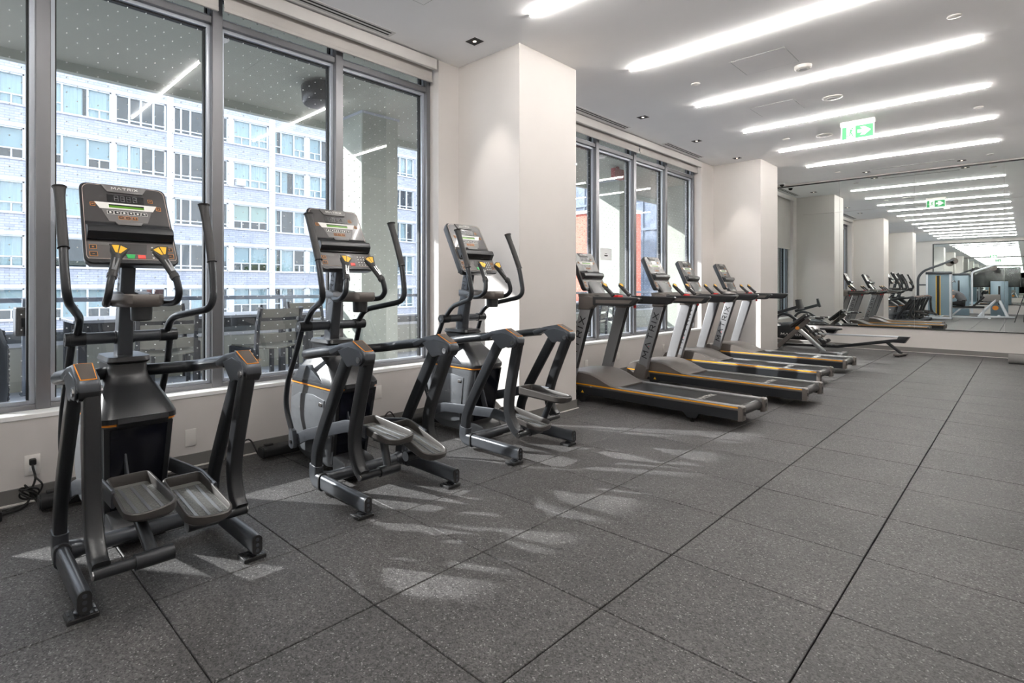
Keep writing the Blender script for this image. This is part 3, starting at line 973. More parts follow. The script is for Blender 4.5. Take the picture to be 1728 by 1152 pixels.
# ================================================================== ELLIPTICAL TRAINERS
def ell_static(t):
    S = (-1, 1)
    # ---- base
    for s in S:
        y = s * 0.325
        sec = rrect(0.050, 0.088, 0.024, 5)
        st = B().sweep([(-0.44, y, 0.080), (-0.2, y, 0.079), (0.035, y, 0.076), (0.045, y, 0.076)], sec, (0, 1, 0), [(1, 1), (1, 1), (1, 1), (.9, .95)])
        so = st.o('stabilizer', 'frame_mid', t)
        ec = B().sweep([(0.043, y, 0.076), (0.052, y, 0.076)], rrect(0.046, 0.084, 0.022, 5))
        ec.o('end_cap', 'rubber_black', so)
        hb = B()
        for dz in (-.024, 0, .024):
            hb.lathe([(.008, .0535), (.008, .051)], (0, y, .076 + dz), 12, 'x')
        hb.o('cap_bolt', 'frame_mid', so)
        ft = B().rbox(-0.045, 0.035, y - 0.052, y + 0.052, 0.0, 0.018, 0.003, 1)
        fo = ft.o('foot_pad', 'rubber_black', so)
        gr = B()
        for q in range(6):
            gr.box(-0.04, -0.006, y - .044 + q * .0165, y - .036 + q * .0165, .018, .0195).box(0.010, 0.03, y - .044 + q * .0165, y - .036 + q * .0165, .018, .0195)
        gr.o('pad_rib', 'frame_dark', so, smooth=False)
        B().lathe([(.026, .018), (.026, .026), (.014, .03), (.014, .045)], (-.005, y, 0), 18).o('leveler', 'frame_dark', so)
        # collar casting
        cs = B()
        cs.sweep(fillet([(-0.478, y, 0.165), (-0.486, y, 0.078), (-0.40, y, 0.078)], 0.06, 6), rrect(0.060, 0.098, 0.027, 5))
        cs.tube([(-0.47, y, 0.075), (-0.465, y - s * .05, .075), (-0.465, y - s * .075, .075)], [.048, .042, .036], 18)
        co = cs.o('collar', 'frame_mid', t)
        B().sweep([(-0.412, y, .079), (-0.402, y, .079)], rrect(0.064, 0.102, 0.029, 5)).o('collar_ring', 'rubber_black', co)
        # post
        pt = catmull([(-0.478, y, 0.135), (-0.472, y, 0.22), (-0.452, y, 0.29), (-0.395, y, 0.40), (-0.285, y, 0.588), (-0.135, y, 0.838)], 4)
        po = B().sweep(pt, rrect(0.050, 0.074, 0.017, 4)).o('post', 'frame_dark', t)
        B().sweep([(-0.477, y, .148), (-0.476, y, .164)], rrect(0.057, 0.082, 0.022, 4)).o('post_ring', 'shell_silver', po)
        # pivot head
        yo, yi = y - s * -0.028, y - s * 0.050
        a, b = min(y + s * .022, y - s * .052), max(y + s * .022, y - s * .052)
        ht = B().prism([(-0.315, .866), (-0.20, .906), (-0.075, .930), (0.040, .880), (0.052, .862), (0.050, .838), (-0.02, .850), (-0.10, .870), (-0.19, .872), (-0.255, .842), (-0.30, .838)], 'y', a, b, 0.010, 3)
        ho = ht.o('pivot_head', 'frame_mid', t)
        pl = [(-0.205, .868), (-0.10, .900), (0.00, .885), (0.030, .862), (0.032, .836), (0.016, .812), (-0.01, .802), (-0.06, .802), (-0.095, .788), (-0.115, .790)]
        for yy in (a - .004, b - .006):
            B().prism(pl, 'y', yy, yy + .010, .002, 1).o('side_plate', 'frame_mid', ho)
        ym = (a + b) / 2
        n_ = Vector((0.050, 0, 0.110)).normalized()
        def padpoly(in_, z):
            w0 = (b - a) / 2 - .006 - in_
            p0, p1 = Vector((-0.070 + in_, 0, .9275 - in_ * .45)), Vector((0.038 - in_, 0, .8795 + in_ * .45))
            r_ = []
            for (p, sy, k_) in ((p0, -1, 1.0), (p0, 1, 1.0), (p1, 1, .86), (p1, -1, .86)):
                q = p + n_ * z
                r_.append((q.x, ym + sy * w0 * k_, q.z))
            return r_
        B().loft([padpoly(0, 0.0), padpoly(0, .004)]).o('pad_trim', 'orange_trim', ho, smooth=False)
        B().loft([padpoly(.0035, .001), padpoly(.0035, .0055)]).o('top_pad', 'pad_brown', ho, smooth=False)
        B().cyl((0.004, a - .012, .836), (0.004, b + .012, .836), .017, n=20).o('pivot_bolt', 'chrome', ho)
        B().cyl((0.010, a + .006, .838), (0.010, b - .006, .838), .038, n=24).o('pivot_drum', 'shell_dark', ho)
        # side rail into the housing
        rl = fillet([(-0.26, ym, .862), (-0.46, ym + s * .004, .835), (-0.66, ym + s * .004, .800), (-0.80, s * .10, .785), (-0.86, s * .05, .785)], 0.09, 6)
        B().tube(rl, 0.031, 18).o('side_rail', 'frame_dark', t)
    B().cyl((-0.465, -0.27, 0.075), (-0.465, 0.27, 0.075), 0.034, n=20).o('cross_tube', 'frame_mid', t)
    B().sweep([(-0.46, 0, .07), (-0.7, 0, .07)], rrect(.09, .05, .012)).o('spine', 'frame_dark', t)
    br = B().prism([(-.62, .03), (-.47, .03), (-.46, .09), (-.5, .13), (-.62, .15)], 'y', -.13, .10, .01, 2)
    br.o('rear_bracket', 'shell_dark', t)
    # front transport foot against the wall
    fb = B().sweep([(-1.275, -.30, .055), (-1.275, .27, .055)], rrect(.10, .075, .026, 4), (1, 0, 0))
    fo = fb.o('front_foot', 'rubber_black', t)
    B().sweep([(-1.275, -.308, .055), (-1.275, -.298, .055)], rrect(.09, .066, .024, 4), (1, 0, 0)).o('foot_cap', 'frame_dark', fo)
    B().rbox(-1.315, -1.275, -.27, -.21, .085, .105, .006).o('foot_lug', 'rubber_black', fo)
    B().sweep([(-1.275, 0, .05), (-0.95, 0, .06)], rrect(.08, .05, .012)).o('front_beam', 'frame_dark', t)

    # ---- housing
    def ring(z, x0, x1, hw, r):
        return [((x0 + x1) / 2 + px, py, z) for px, py in rrect(x1 - x0, 2 * hw, r, 5)]
    lo = B().loft([ring(.055, -.99, -.66, .118, .04), ring(.085, -1.05, -.635, .135, .05), ring(.15, -1.125, -.625, .152, .055), ring(.28, -1.155, -.60, .162, .06), ring(.42, -1.150, -.57, .166, .06), ring(.52, -1.135, -.545, .166, .06), ring(.572, -1.115, -.535, .165, .06)])
    ho = lo.o('lower_shell', 'shell_silver', t)
    tr = B().loft([ring(.568, -1.124, -.528, .172, .06), ring(.584, -1.118, -.526, .172, .06)])
    tr.o('orange_line', 'orange_trim', t)
    B().prism([(-.60, .556), (-.522, .562), (-.508, .580), (-.510, .603), (-.60, .61)], 'y', -.098, .125, .006, 2).o('front_lip', 'shell_dark', t)
    up = B().loft([ring(.580, -1.118, -.518, .176, .06), ring(.605, -1.10, -.515, .174, .06), ring(.64, -1.075, -.545, .160, .06), ring(.685, -1.045, -.60, .143, .06), ring(.73, -1.01, -.66, .118, .055), ring(.765, -.985, -.70, .095, .045), ring(.80, -.975, -.712, .088, .04), ring(.845, -.97, -.715, .086, .04)])
    uo = up.o('upper_shell', 'shell_dark', t)
    B().loft([ring(.836, -.975, -.705, .090, .045), ring(.850, -.985, -.685, .100, .045), ring(.872, -.975, -.690, .094, .045)]).o('neck_rim', 'shell_dark', uo)
    # glossy dark front panel and its frame
    for nm, mt_, y1, x_, zt, zb_ in (('panel_frame', 'shell_dark', .150, .004, .562, .085), ('front_panel', 'panel_blueblack', .124, .008, .552, .10)):
        pr = []
        for (xx, zz) in ((-.536, zt), (-.625, zb_)):
            pr.append((xx, zz))
        q = B()
        a_, b_ = pr
        q.add([(a_[0] + x_, -y1, a_[1]), (a_[0] + x_, y1, a_[1]), (b_[0] + x_, y1 * .86, b_[1]), (b_[0] + x_, -y1 * .86, b_[1]),
               (a_[0] - .03, -y1, a_[1]), (a_[0] - .03, y1, a_[1]), (b_[0] - .03, y1 * .86, b_[1]), (b_[0] - .03, -y1 * .86, b_[1])],
              [(0, 1, 2, 3), (4, 7, 6, 5), (0, 4, 5, 1), (1, 5, 6, 2), (2, 6, 7, 3), (3, 7, 4, 0)])
        q.o(nm, mt_, ho, smooth=False)
    for s in S:
        sp = B().prism([(-1.09, .455), (-.98, .505), (-.80, .515), (-.655, .495), (-.70, .15), (-.80, .125), (-.99, .13), (-1.10, .25)], 'y', s * .160, s * .1715, .003, 2)
        so = sp.o('side_panel', 'shell_silver', ho)
        B().rbox(-.715, -.675, min(s * .171, s * .176), max(s * .171, s * .176), .452, .476, .002).o('badge', 'chrome', ho)
        qd = B().prism([(-1.035, .600), (-.965, .690), (-.86, .700), (-.73, .640), (-.66, .600)], 'y', s * .120, s * .1755, .004, 2)
        qd.o('quarter_panel', 'frame_mid', uo)
        ru = B().prism([(-1.055, .585), (-.985, .60), (-.90, .60), (-.80, .59)], 'y', s * .1758, s * .177, .0, 1)
    # ---- mast, axle
    ms = B()
    rings = []
    for z, x0, x1, hw in ((.80, -.905, -.80, .037), (.96, -.878, -.785, .036), (1.15, -.838, -.752, .034), (1.31, -.806, -.722, .033), (1.42, -.785, -.700, .032)):
        rings.append([((x0 + x1) / 2 + px, py, z) for px, py in rrect(x1 - x0, 2 * hw, .014, 3)])
    mo = ms.loft(rings).o('mast', 'frame_mid', t)
    # "MATRIX" up the mast on both sides
    for s in S:
        L = lettering('MATRIX', .034, 1.0, .14, .62, .001)
        lean = math.atan2(.105, .48)
        # text direction climbs the mast, reading bottom to top
        ux = Vector((math.sin(lean), 0, math.cos(lean)))          # along text
        uy = Vector((-math.cos(lean), 0, math.sin(lean))) * (1 if s < 0 else -1)
        uy = Vector((-math.cos(lean), 0, math.sin(lean))) if s < 0 else Vector((math.cos(lean), 0, -math.sin(lean)))
        un = Vector((0, s, 0))
        c = Vector((-.801, s * .0335, 1.17))
        L.v = [tuple(c + ux * x * 1.15 + uy * y + un * z) for x, y, z in L.v]
        L.o('lettering', 'ink_black', mo, smooth=False)
    ax = B().cyl((-.83, -.235, .963), (-.83, .235, .963), .030, n=24)
    ao = ax.o('axle', 'frame_mid', t)
    for s in S:
        B().cyl((-.83, s * .235, .963), (-.83, s * .256, .963), .033, n=24).o('axle_cap', 'shell_dark', ao)
        B().cyl((-.83, s * .256, .963), (-.83, s * .2575, .963), .012, n=16).o('cap_bolt', 'chrome', ao)
        B().cyl((-.83, s * .045, .963), (-.83, s * .032, .963), .034, n=24).o('axle_ring', 'frame_mid', ao)
    # ---- console
    tilt = math.atan2(.21, .40)
    co, mtx = console_parts(t, (-.618, 0, 1.334), tilt, .410, .466)
    nk = B().sweep([(-.75, 0, 1.36), (-.735, 0, 1.44), (-.76, 0, 1.52)], rrect(.12, .07, .02))
    nk.o('console_neck', 'shell_dark', t)
    B().prism([(-.74, 1.335), (-.66, 1.318), (-.615, 1.338), (-.64, 1.352), (-.73, 1.37)], 'y', -.155, .155, .008).o('console_skirt', 'shell_dark', t)
    # ---- tray with cup holder
    tr = B()
    oz = [(-.735, 1.195), (-.48, 1.185)]
    def poly(in_, z):
        p = [(-.735 + in_, .075 - in_), (-.60, .115 - in_), (-.455 - in_, .085 - in_), (-.425 - in_, .055 - in_ * .6), (-.425 - in_, -.055 + in_ * .6), (-.455 - in_, -.085 + in_), (-.60, -.115 + in_), (-.735 + in_, -.075 + in_)]
        return [(x, y, z) for x, y in p]
    tr.loft([poly(.012, 1.128), poly(0, 1.145), poly(0, 1.182), poly(.004, 1.188), poly(.012, 1.188), poly(.016, 1.150)], cap=True)
    to = tr.o('tray', 'hood_grey', t)
    B().lathe([(.040, 1.062), (.045, 1.067), (.048, 1.135)], (-.50, 0, 0), 28).o('cup_holder', 'shell_dark', to)
    for s in S:
        B().prism([(-.79, 1.15), (-.69, 1.145), (-.62, 1.165), (-.70, 1.195), (-.79, 1.20)], 'y', s * .03, s * .095, .008).o('tray_bracket', 'shell_silver', to)
        tip, end = (-.536, s * .088, 1.398), (-.445, s * .136, 1.264)
        bt = catmull([(-.66, s * .095, 1.150), (-.58, s * .128, 1.142), (-.49, s * .149, 1.150), (-.442, s * .150, 1.185), (-.436, s * .145, 1.225), (-.445, s * .136, 1.27)], 5)
        B().tube(bt, .0168, 16).o('grip_tube', 'frame_dark', t)
        yellow_grip(t, tip, end, s)


HANDLE_ME = {}


def handle_mesh(s):
    if s in HANDLE_ME: return HANDLE_ME[s]
    up = fillet([(-.83, s * .205, .975), (-.745, s * .205, 1.068), (-.425, s * .305, 1.140), (-.455, s * .310, 1.30), (-.482, s * .309, 1.404)], .075, 7)
    rel = lambda pts: [(p[0] + .83, p[1], p[2] - .963) for p in pts]
    b = B().tube(rel(up), .0185, 16)
    low = fillet([(-.83, s * .225, .96), (-.91, s * .235, .77), (-1.015, s * .238, .60), (-1.045, s * .240, .46), (-1.03, s * .240, .38), (-.955, s * .238, .24)], .09, 6)
    b.tube(rel(low), .018, 16)
    b.cyl((0, s * .17, 0), (0, s * .237, 0), .0345, n=24)
    bar = b.mesh('handlebar', 'frame_dark')
    gp = catmull(rel([(-.470, s * .309, 1.372), (-.482, s * .309, 1.404), (-.535, s * .308, 1.53), (-.585, s * .305, 1.645), (-.592, s * .305, 1.667)]), 5)
    n = len(gp)
    R = [.0245 if i == 0 else .0215 + .009 * max(0, (i / (n - 1) - .66) / .34) for i in range(n)]
    gr = B().tube(gp, R, 14).mesh('hand_grip', 'grip_black')
    pv = B().prism([(-.985, .165), (-.955, .150), (-.925, .160), (-.915, .195), (-.935, .270), (-.965, .285), (-.985, .25)], 'y', s * .222, s * .256, .004, 2)
    pv.v = [(x + .83, y, z - .963) for x, y, z in pv.v]
    pm = pv.mesh('pivot_fork', 'frame_mid')
    bo = B().cyl((-.12, s * .212, -.765), (-.12, s * .262, -.765), .012, n=14).mesh('fork_bolt', 'black_metal')
    HANDLE_ME[s] = (bar, gr, pm, bo)
    return HANDLE_ME[s]


SWING_ME = {}


def swing_mesh(s):
    if s in SWING_ME: return SWING_ME[s]
    path = catmull([(0.006, 0, 0.0), (-.045, 0, -.16), (-.098, 0, -.34), (-.118, 0, -.45), (-.108, 0, -.53), (-.070, 0, -.600), (-.034, 0, -.628)], 5)
    arm = B().sweep(path, rrect(.058, .066, .012, 3)).mesh('swing_arm', 'shell_dark')
    tb = B().cyl((-.035, s * .024, -.636), (-.035, -s * .13, -.636), .021, n=20)
    tb.cyl((-.035, -s * .105, -.636), (-.035, -s * .235, -.636), .029, n=20)
    tm = tb.mesh('pivot_tube', 'frame_dark')
    cap = B().cyl((-.035, s * .024, -.636), (-.035, s * .029, -.636), .018, n=18).mesh('tube_bolt', 'chrome')
    SWING_ME[s] = (arm, tm, cap)
    return SWING_ME[s]


PEDAL_ME = {}


def pedal_mesh(s):
    if s in PEDAL_ME: return PEDAL_ME[s]
    # outline in local x (0 rear .. -0.41 front), y centred, s is the outer side
    L, W = .41, .096
    def outline(ins):
        pts = []
        x1, x0, w = 0 - ins, -L + ins, W - ins
        for cx, cy, r, a0 in ((x1, w, .075, 0), (x0, w * .9, .03, 90), (x0, -w * .9, .03, 180), (x1, -w, .075, 270)):
            r = max(.012, r - ins)
            ccx = cx - r if a0 in (0, 270) else cx + r
            ccy = cy - r if cy > 0 else cy + r
            for q in range(7):
                a = math.radians(a0 + 90 * q / 6)
                pts.append((ccx + r * math.cos(a), ccy + r * math.sin(a)))
        return pts
    def top(x, y):
        rear = max(0.0, min(1.0, (x + .22) / .2))
        outer = max(0.0, min(1.0, (y * s / W + .6) / 1.2))
        rear = rear * rear * (3 - 2 * rear)
        inner = 1 - outer
        return .036 - .027 * rear * (1 - .40 * inner)
    o0, o1, o2 = outline(.012), outline(0), outline(.013)
    b = B()
    b.loft([[(x, y, -.028) for x, y in outline(.03)], [(x, y, -.026) for x, y in o0], [(x, y, -.014) for x, y in o1], [(x, y, top(x, y) - .004) for x, y in o1], [(x, y, top(x, y)) for x, y in outline(.004)], [(x, y, top(x, y)) for x, y in outline(.010)], [(x, y, top(x, y) - .004) for x, y in o2], [(x, y, -.010) for x, y in o2]])
    shell = b.mesh('pedal', 'pedal_grey')
    rib = B()
    q = -L + .05
    while q < -.02:
        wv = W - .020 - max(0, (q + .07)) * .55
        rib.box(q, q + .0045, -wv, wv, -.0095, -.0065)
        q += .0105
    rib.prism(outline(.0135), 'z', -.012, -.0085)
    rb = rib.mesh('tread', 'tread_grey', smooth=False)
    st = B()
    for yy in (-.045, 0, .045):
        st.box(-L + .06, -.05, yy - .006, yy + .006, -.009, -.0045)
    sm = st.mesh('tread_strip', 'shell_silver', smooth=False)
    PEDAL_ME[s] = (shell, rb, sm)
    return PEDAL_ME[s]


def ell_moving(t, ha, swing, ped):
    """ha handle angle; swing {side: degrees rearward}; ped {side: (rear x, z, pitch degrees)}"""
    for s in (-1, 1):
        bar, gr, pm, bo = handle_mesh(s)
        h = link('handlebar', bar, t, (-.83, 0, .963))
        h.rotation_euler = (0, math.radians(ha) * s, 0)
        for nm, me in (('hand_grip', gr), ('pivot_fork', pm), ('fork_bolt', bo)):
            link(nm, me, h)
        arm, tm, cap = swing_mesh(s)
        y = s * .298
        a = link('swing_arm', arm, t, (0.004, y, .836))
        th = -math.radians(swing[s])
        a.rotation_euler = (0, th, 0)
        link('pivot_tube', tm, a); link('tube_bolt', cap, a)
        tx = .004 + (-.035 * math.cos(th) - .636 * math.sin(th))
        tz = .836 + (.035 * math.sin(th) - .636 * math.cos(th))
        px, pz, pp = ped[s]
        sh, rb, sm = pedal_mesh(s)
        p = link('pedal', sh, t, (px, s * .105, pz))
        p.rotation_euler = (0, math.radians(pp), 0)
        link('tread', rb, p); link('tread_strip', sm, p)
        cp, sp_ = math.cos(math.radians(pp)), math.sin(math.radians(pp))
        # post from the pivot tube up to the pedal
        at = Vector((px - .17 * cp, s * .13, pz + .17 * sp_ - .036))
        B().cyl((tx, s * .13, tz), at, .023, n=18).o('pedal_post', 'frame_dark', t)
        B().rbox(at.x - .05, at.x + .05, at.y - .035, at.y + .035, at.z - .010, at.z + .006, .003).o('post_plate', 'black_metal', t)
        # link bar forward to the handlebar fork
        hx = -.95 + .83; hz = .198 - .963
        ang = math.radians(ha) * s
        fx = -.83 + hx * math.cos(ang) + hz * math.sin(ang); fz = .963 - hx * math.sin(ang) + hz * math.cos(ang)
        fr = Vector((px - .40 * cp, 0, pz + .40 * sp_))
        y0 = s * .200
        pts = [(fx, y0 + s * .022, fz), (fx + .11, y0 + s * .012, fz + .035 + .35 * (fr.z - fz) * .3), (fr.x - .02, y0, fr.z - .002), (fr.x + .16, y0 - s * .004, fr.z - .16 * sp_ / max(cp, .1))]
        lb = B().sweep(fillet(pts, .05, 4), rrect(.016, .074, .006, 2), (0, 1, 0))
        lb.o('link_bar', 'frame_mid', t)
        # crank arm seen through the dark opening
    cr = B().sweep(catmull([(-.60, -.06, .50), (-.57, -.055, .40), (-.54, -.05, .30), (-.50, -.06, .22)], 4), rrect(.012, .05, .005, 2), (0, 1, 0))
    cr.o('crank_arm', 'frame_mid', t)


EL = [(-2.398, .731, 'elliptical trainer nearest the camera, its whole rear towards the viewer'),
      (-2.423, 1.995, 'middle elliptical trainer of the three by the window'),
      (-2.432, 3.265, 'elliptical trainer farthest along, standing in front of the square column')]
MOV = [(3.4, {-1: 19, 1: -3}, {-1: (.105, .355, 2), 1: (.14, .285, 6)}),
       (1.5, {-1: 0, 1: -8}, {-1: (.09, .385, 3), 1: (.14, .262, 14)}),
       (-0.5, {-1: 5, 1: -6}, {-1: (.115, .232, 7), 1: (.15, .405, 2)})]
first = None
for n, (x, y, lab) in enumerate(EL):
    if n == 0:
        t = thing('elliptical_trainer', 'black and grey ' + lab, 'elliptical', (x, y, 0), 0, 'elliptical trainers by the window')
        ell_static(t)
        first = t
        static_children = [o for o in bpy.data.objects if o.parent is t]
    else:
        t = thing('elliptical_trainer', 'black and grey ' + lab, 'elliptical', (x, y, 0), 0, 'elliptical trainers by the window')
        for ch in static_children:
            copy_tree(ch, t)
    ell_moving(t, *MOV[n])


# ================================================================== TREADMILLS
def treadmill(t):
    # deck
    B().rbox(-1.62, -.05, -.235, .235, .120, .190, .006, 1).o('deck', 'shell_dark', t)
    belt = B()
    belt.prism([(-1.46, .190), (-.065, .190), (-.040, .180), (-.020, .160), (-.016, .140), (-.025, .118), (-.045, .104), (-.07, .10), (-1.46, .10), (-1.46, .12), (-.07, .118), (-.045, .125), (-.035, .14), (-.035, .158), (-.05, .174), (-.07, .182), (-1.46, .182)], 'y', -.226, .226)
    bo = belt.o('belt', 'belt_black', t)
    B().cyl((-.055, -.235, .146), (-.055, .235, .146), .034, n=20).o('rear_roller', 'rubber_black', t)
    L = lettering('MATRIX', .05, 1.15, .2, .45, .0008)
    L.v = [(-.42 - y * 1.0, x * .72, .1903 + z) for x, y, z in L.v]
    L.o('belt_lettering', 'ink_white', bo, smooth=False)
    for s in (-1, 1):
        ya, yb = sorted((s * .222, s * .300))
        rl = B().prism([(-1.68, .196), (-1.68, .172), (-.02, .172), (-.02, .196), (-.03, .203), (-1.66, .203)], 'y', ya, yb, .004, 2)
        ro = rl.o('side_rail', 'deck_rail', t)
        sa, sb = sorted((s * .262, s * .296))
        sk = B().prism([(-1.66, .172), (-.03, .172), (-.03, .082), (-.365, .082), (-.392, .038), (-.472, .034), (-.512, .080), (-1.52, .090), (-1.56, .060), (-1.66, .060)], 'y', sa, sb, .003, 1)
        so = sk.o('skirt', 'frame_dark', t)
        o0, o1 = sorted((s * .2985, s * .3015))
        B().box(-1.95, -.03, o0, o1, .184, .196).o('orange_stripe', 'orange_stripe', ro, smooth=False)
        B().box(-1.66, -.03, o0, o1, .166, .176).o('rail_groove', 'hood_grey', ro, smooth=False)
        ca, cb = sorted((s * .225, s * .305))
        cap = B().prism([(-.035, .207), (-.008, .204), (.004, .192), (.004, .084), (-.035, .076)], 'y', ca, cb, .004, 2)
        co = cap.o('end_cap', 'hood_grey', t)
        B().box(.004, .0055, s * .25 - .008, s * .25 + .008, .12, .155).box(.004, .0055, s * .275 - .006, s * .275 + .006, .13, .16).o('cap_hole', 'ink_black', co, smooth=False)
        B().lathe([(.016, 0), (.02, .006), (.02, .016), (.008, .018), (.008, .045)], (-.433, s * .279, 0), 16).o('leveler', 'black_metal', t)
        B().cyl((-1.60, s * .262, .040), (-1.60, s * .296, .040), .040, n=20).o('front_wheel', 'rubber_black', t)
        B().prism([(-1.590, .128), (-1.572, .100), (-1.608, .100)], 'y', *sorted((s * .2962, s * .2972))).o('warning_mark', 'yellow_key', so, smooth=False)
    # motor hood
    prof = [(-1.955, .120), (-1.960, .215), (-1.930, .265), (-1.86, .300), (-1.72, .318), (-1.60, .322), (-1.50, .312), (-1.41, .283), (-1.33, .245), (-1.26, .216), (-1.19, .206), (-1.19, .190), (-1.50, .185), (-1.66, .17), (-1.66, .12)]
    hood = B()
    rings = []
    for y, k in ((-.300, .93), (-.285, .985), (-.24, 1.0), (.24, 1.0), (.285, .985), (.300, .93)):
        rings.append([(x, y, .12 + (z - .12) * k) for x, z in prof])
    hood.loft(rings)
    ho = hood.o('motor_hood', 'hood_grey', t)
    B().box(-1.962, -1.66, -.301, .301, .184, .196).o('hood_stripe', 'orange_stripe', ho, smooth=False)
    B().rbox(-1.958, -1.55, -.290, .290, .085, .184, .006, 1).o('front_pan', 'frame_dark', t)
    for s in (-1, 1):
        # boot and upright
        ya, yb = sorted((s * .302, s * .392))
        bt = B().prism([(-1.845, .10), (-1.680, .10), (-1.652, .252), (-1.70, .272), (-1.775, .292)], 'y', ya, yb, .008, 2)
        bo = bt.o('boot', 'hood_grey', t)
        ua, ub = sorted((s * .322, s * .388))
        up = B().prism([(-1.775, .22), (-1.655, .22), (-1.430, 1.01), (-1.560, 1.01)], 'y', ua, ub, .010, 3)
        uo = up.o('upright', 'upright_grey', t)
        B().prism([(-1.660, .26), (-1.645, .26), (-1.424, 1.0), (-1.439, 1.0)], 'y', ua + .006, ub - .006, .003, 1).o('upright_edge', 'shell_dark', uo)
        lean = math.atan2(.228, .79)
        ux = Vector((math.sin(lean), 0, math.cos(lean)))
        uy = Vector((-math.cos(lean), 0, math.sin(lean))) * (1 if s < 0 else -1)
        un = Vector((0, s, 0))
        L = lettering('MATRIX', .060, 1.0, .17, .60, .001)
        c = Vector((-1.602, s * .3885, .635))
        L.v = [tuple(c + ux * x * 1.15 + uy * y + un * z) for x, y, z in L.v]
        L.o('lettering', 'ink_black', uo, smooth=False)
        rd = B().box(-.004, .004, -.006, .006, 0, .0014)
        rd.v = [tuple(c + ux * (-.132) + ux * x + uy * (y - .018) + un * z) for x, y, z in rd.v]
        rd.o('red_mark', 'ink_red', uo, smooth=False)
        # head block and handrail arm
        ha, hb = sorted((s * .318, s * .402))
        hb_ = B().prism([(-1.575, .985), (-1.440, .985), (-1.385, 1.03), (-1.375, 1.112), (-1.50, 1.128), (-1.570, 1.105)], 'y', ha, hb, .012, 3)
        hb_.o('head_block', 'hood_grey', t)
        ra, rb = sorted((s * .352, s * .405))
        ar = B().prism([(-1.40, 1.034), (-.985, 1.034), (-.945, 1.045), (-.893, 1.104), (-.905, 1.118), (-1.40, 1.124)], 'y', ra, rb, .012, 3)
        ao = ar.o('handrail', 'shell_dark', t)
        f = B().prism([(-1.36, 1.058), (-.99, 1.058), (-.955, 1.092), (-1.36, 1.092)], 'y', *sorted((s * .404, s * .4065)))
        f.o('rail_inlay', 'hood_grey', ao, smooth=False)
        yellow_grip(t, (-1.418, s * .163, 1.238), (-1.305, s * .163, 1.130), s)
    # dash between the arms
    ds = B().prism([(-1.60, 1.07), (-1.38, 1.055), (-1.27, 1.075), (-1.275, 1.10), (-1.40, 1.118), (-1.55, 1.155), (-1.62, 1.15)], 'y', -.345, .345, .012, 3)
    ds.o('dash', 'hood_grey', t)
    for s in (-1, 1):
        B().lathe([(.060, 1.10), (.062, 1.112), (.055, 1.118)], (-1.50, s * .225, .02), 22).o('cup_recess', 'shell_dark', t)
    B().rbox(-1.385, -1.315, -.055, .055, 1.105, 1.135, .012, 3).o('stop_bar', 'red_plastic', t)
    B().cyl((-1.27, -.345, 1.083), (-1.27, .345, 1.083), .018, n=16).o('crossbar', 'shell_dark', t)
    B().rbox(-1.37, -1.35, .36, .39, .985, 1.02, .003).o('safety_clip', 'red_plastic', t)
    B().sweep([(-1.58, 0, 1.12), (-1.625, 0, 1.20), (-1.70, 0, 1.30)], rrect(.26, .06, .02)).o('console_neck', 'shell_dark', t)


TM = [(-1.645, 5.302, 'treadmill nearest the camera, half behind the square column', None), (-1.504, 6.662, 'second treadmill, with pale glare painted on its display', 'paper'),
      (-1.700, 8.087, 'third treadmill from the camera', 'ink_black'), (-1.713, 9.529, 'treadmill farthest from the camera, before the far column', None)]
tstat = None
for n, (x, y, lab, pmt) in enumerate(TM):
    t = thing('treadmill', 'grey ' + lab, 'treadmill', (x, y, 0), math.radians(-1.33), 'treadmills by the window')
    if n == 0:
        treadmill(t)
        tstat = [o for o in bpy.data.objects if o.parent is t]
    else:
        for ch in tstat:
            copy_tree(ch, t)
    console_parts(t, (-1.608, 0, 1.19), math.atan2(.19, .42), .405, .452, pmt, brand=False)


# ================================================================== BY THE MIRROR
# rowing machine: local x runs to the rear, rotated a little towards the room
RX, RY, RA = -1.52, 12.42, math.radians(-9)
t = thing('rowing_machine', 'black and silver rowing machine with a long sliding rail under the mirror', 'rowing machine', (RX, RY, 0), RA)
ro = B().prism([(-1.35, .300), (-.02, .330), (-.02, .352), (-1.35, .322)], 'y', -.035, .035, .004, 1).o('slide_rail', 'gym_white', t)
B().prism([(-1.35, .292), (-.10, .322), (-.10, .330), (-1.35, .300)], 'y', -.022, .022).o('rail_web', 'aluminium', ro, smooth=False)
B().prism([(-1.12, .055), (-.95, .062), (-.10, .235), (.06, .235), (.13, .352), (-.02, .352), (-.04, .300), (-.15, .285), (-.95, .115), (-1.12, .105)], 'y', -.05, .05, .008, 2).o('frame_beam', 'frame_dark', t)
B().sweep([(-.20, 0, .235), (.02, 0, .045)], rrect(.05, .045, .01), (0, 1, 0)).o('rear_leg', 'frame_dark', t)
B().rbox(-.05, .05, -.20, .20, .022, .048, .008, 2).o('rear_foot', 'hood_grey', t)
for s in (-1, 1):
    B().lathe([(.03, 0), (.03, .018), (.015, .022)], (0, s * .17, 0), 16).o('foot_pad', 'rubber_black', t)
so = B().rbox(-1.21, -.93, -.15, .15, .395, .435, .018, 3).o('seat', 'rubber_black', t)
B().prism([(-1.16, .395), (-.97, .395), (-1.01, .335), (-1.12, .335)], 'y', -.06, .06, .008, 2).o('seat_carriage', 'shell_dark', t)
fl = B().prism([(-2.06, .36), (-2.05, .24), (-1.98, .185), (-1.86, .17), (-1.36, .17), (-1.32, .22), (-1.42, .38), (-1.52, .45), (-1.70, .47), (-1.90, .45), (-2.02, .42)], 'y', -.13, .13, .03, 3)
fo = fl.o('flywheel_housing', 'shell_dark', t)
L = lettering('MATRIX', .042, 1.25, .2, .42, .0012)
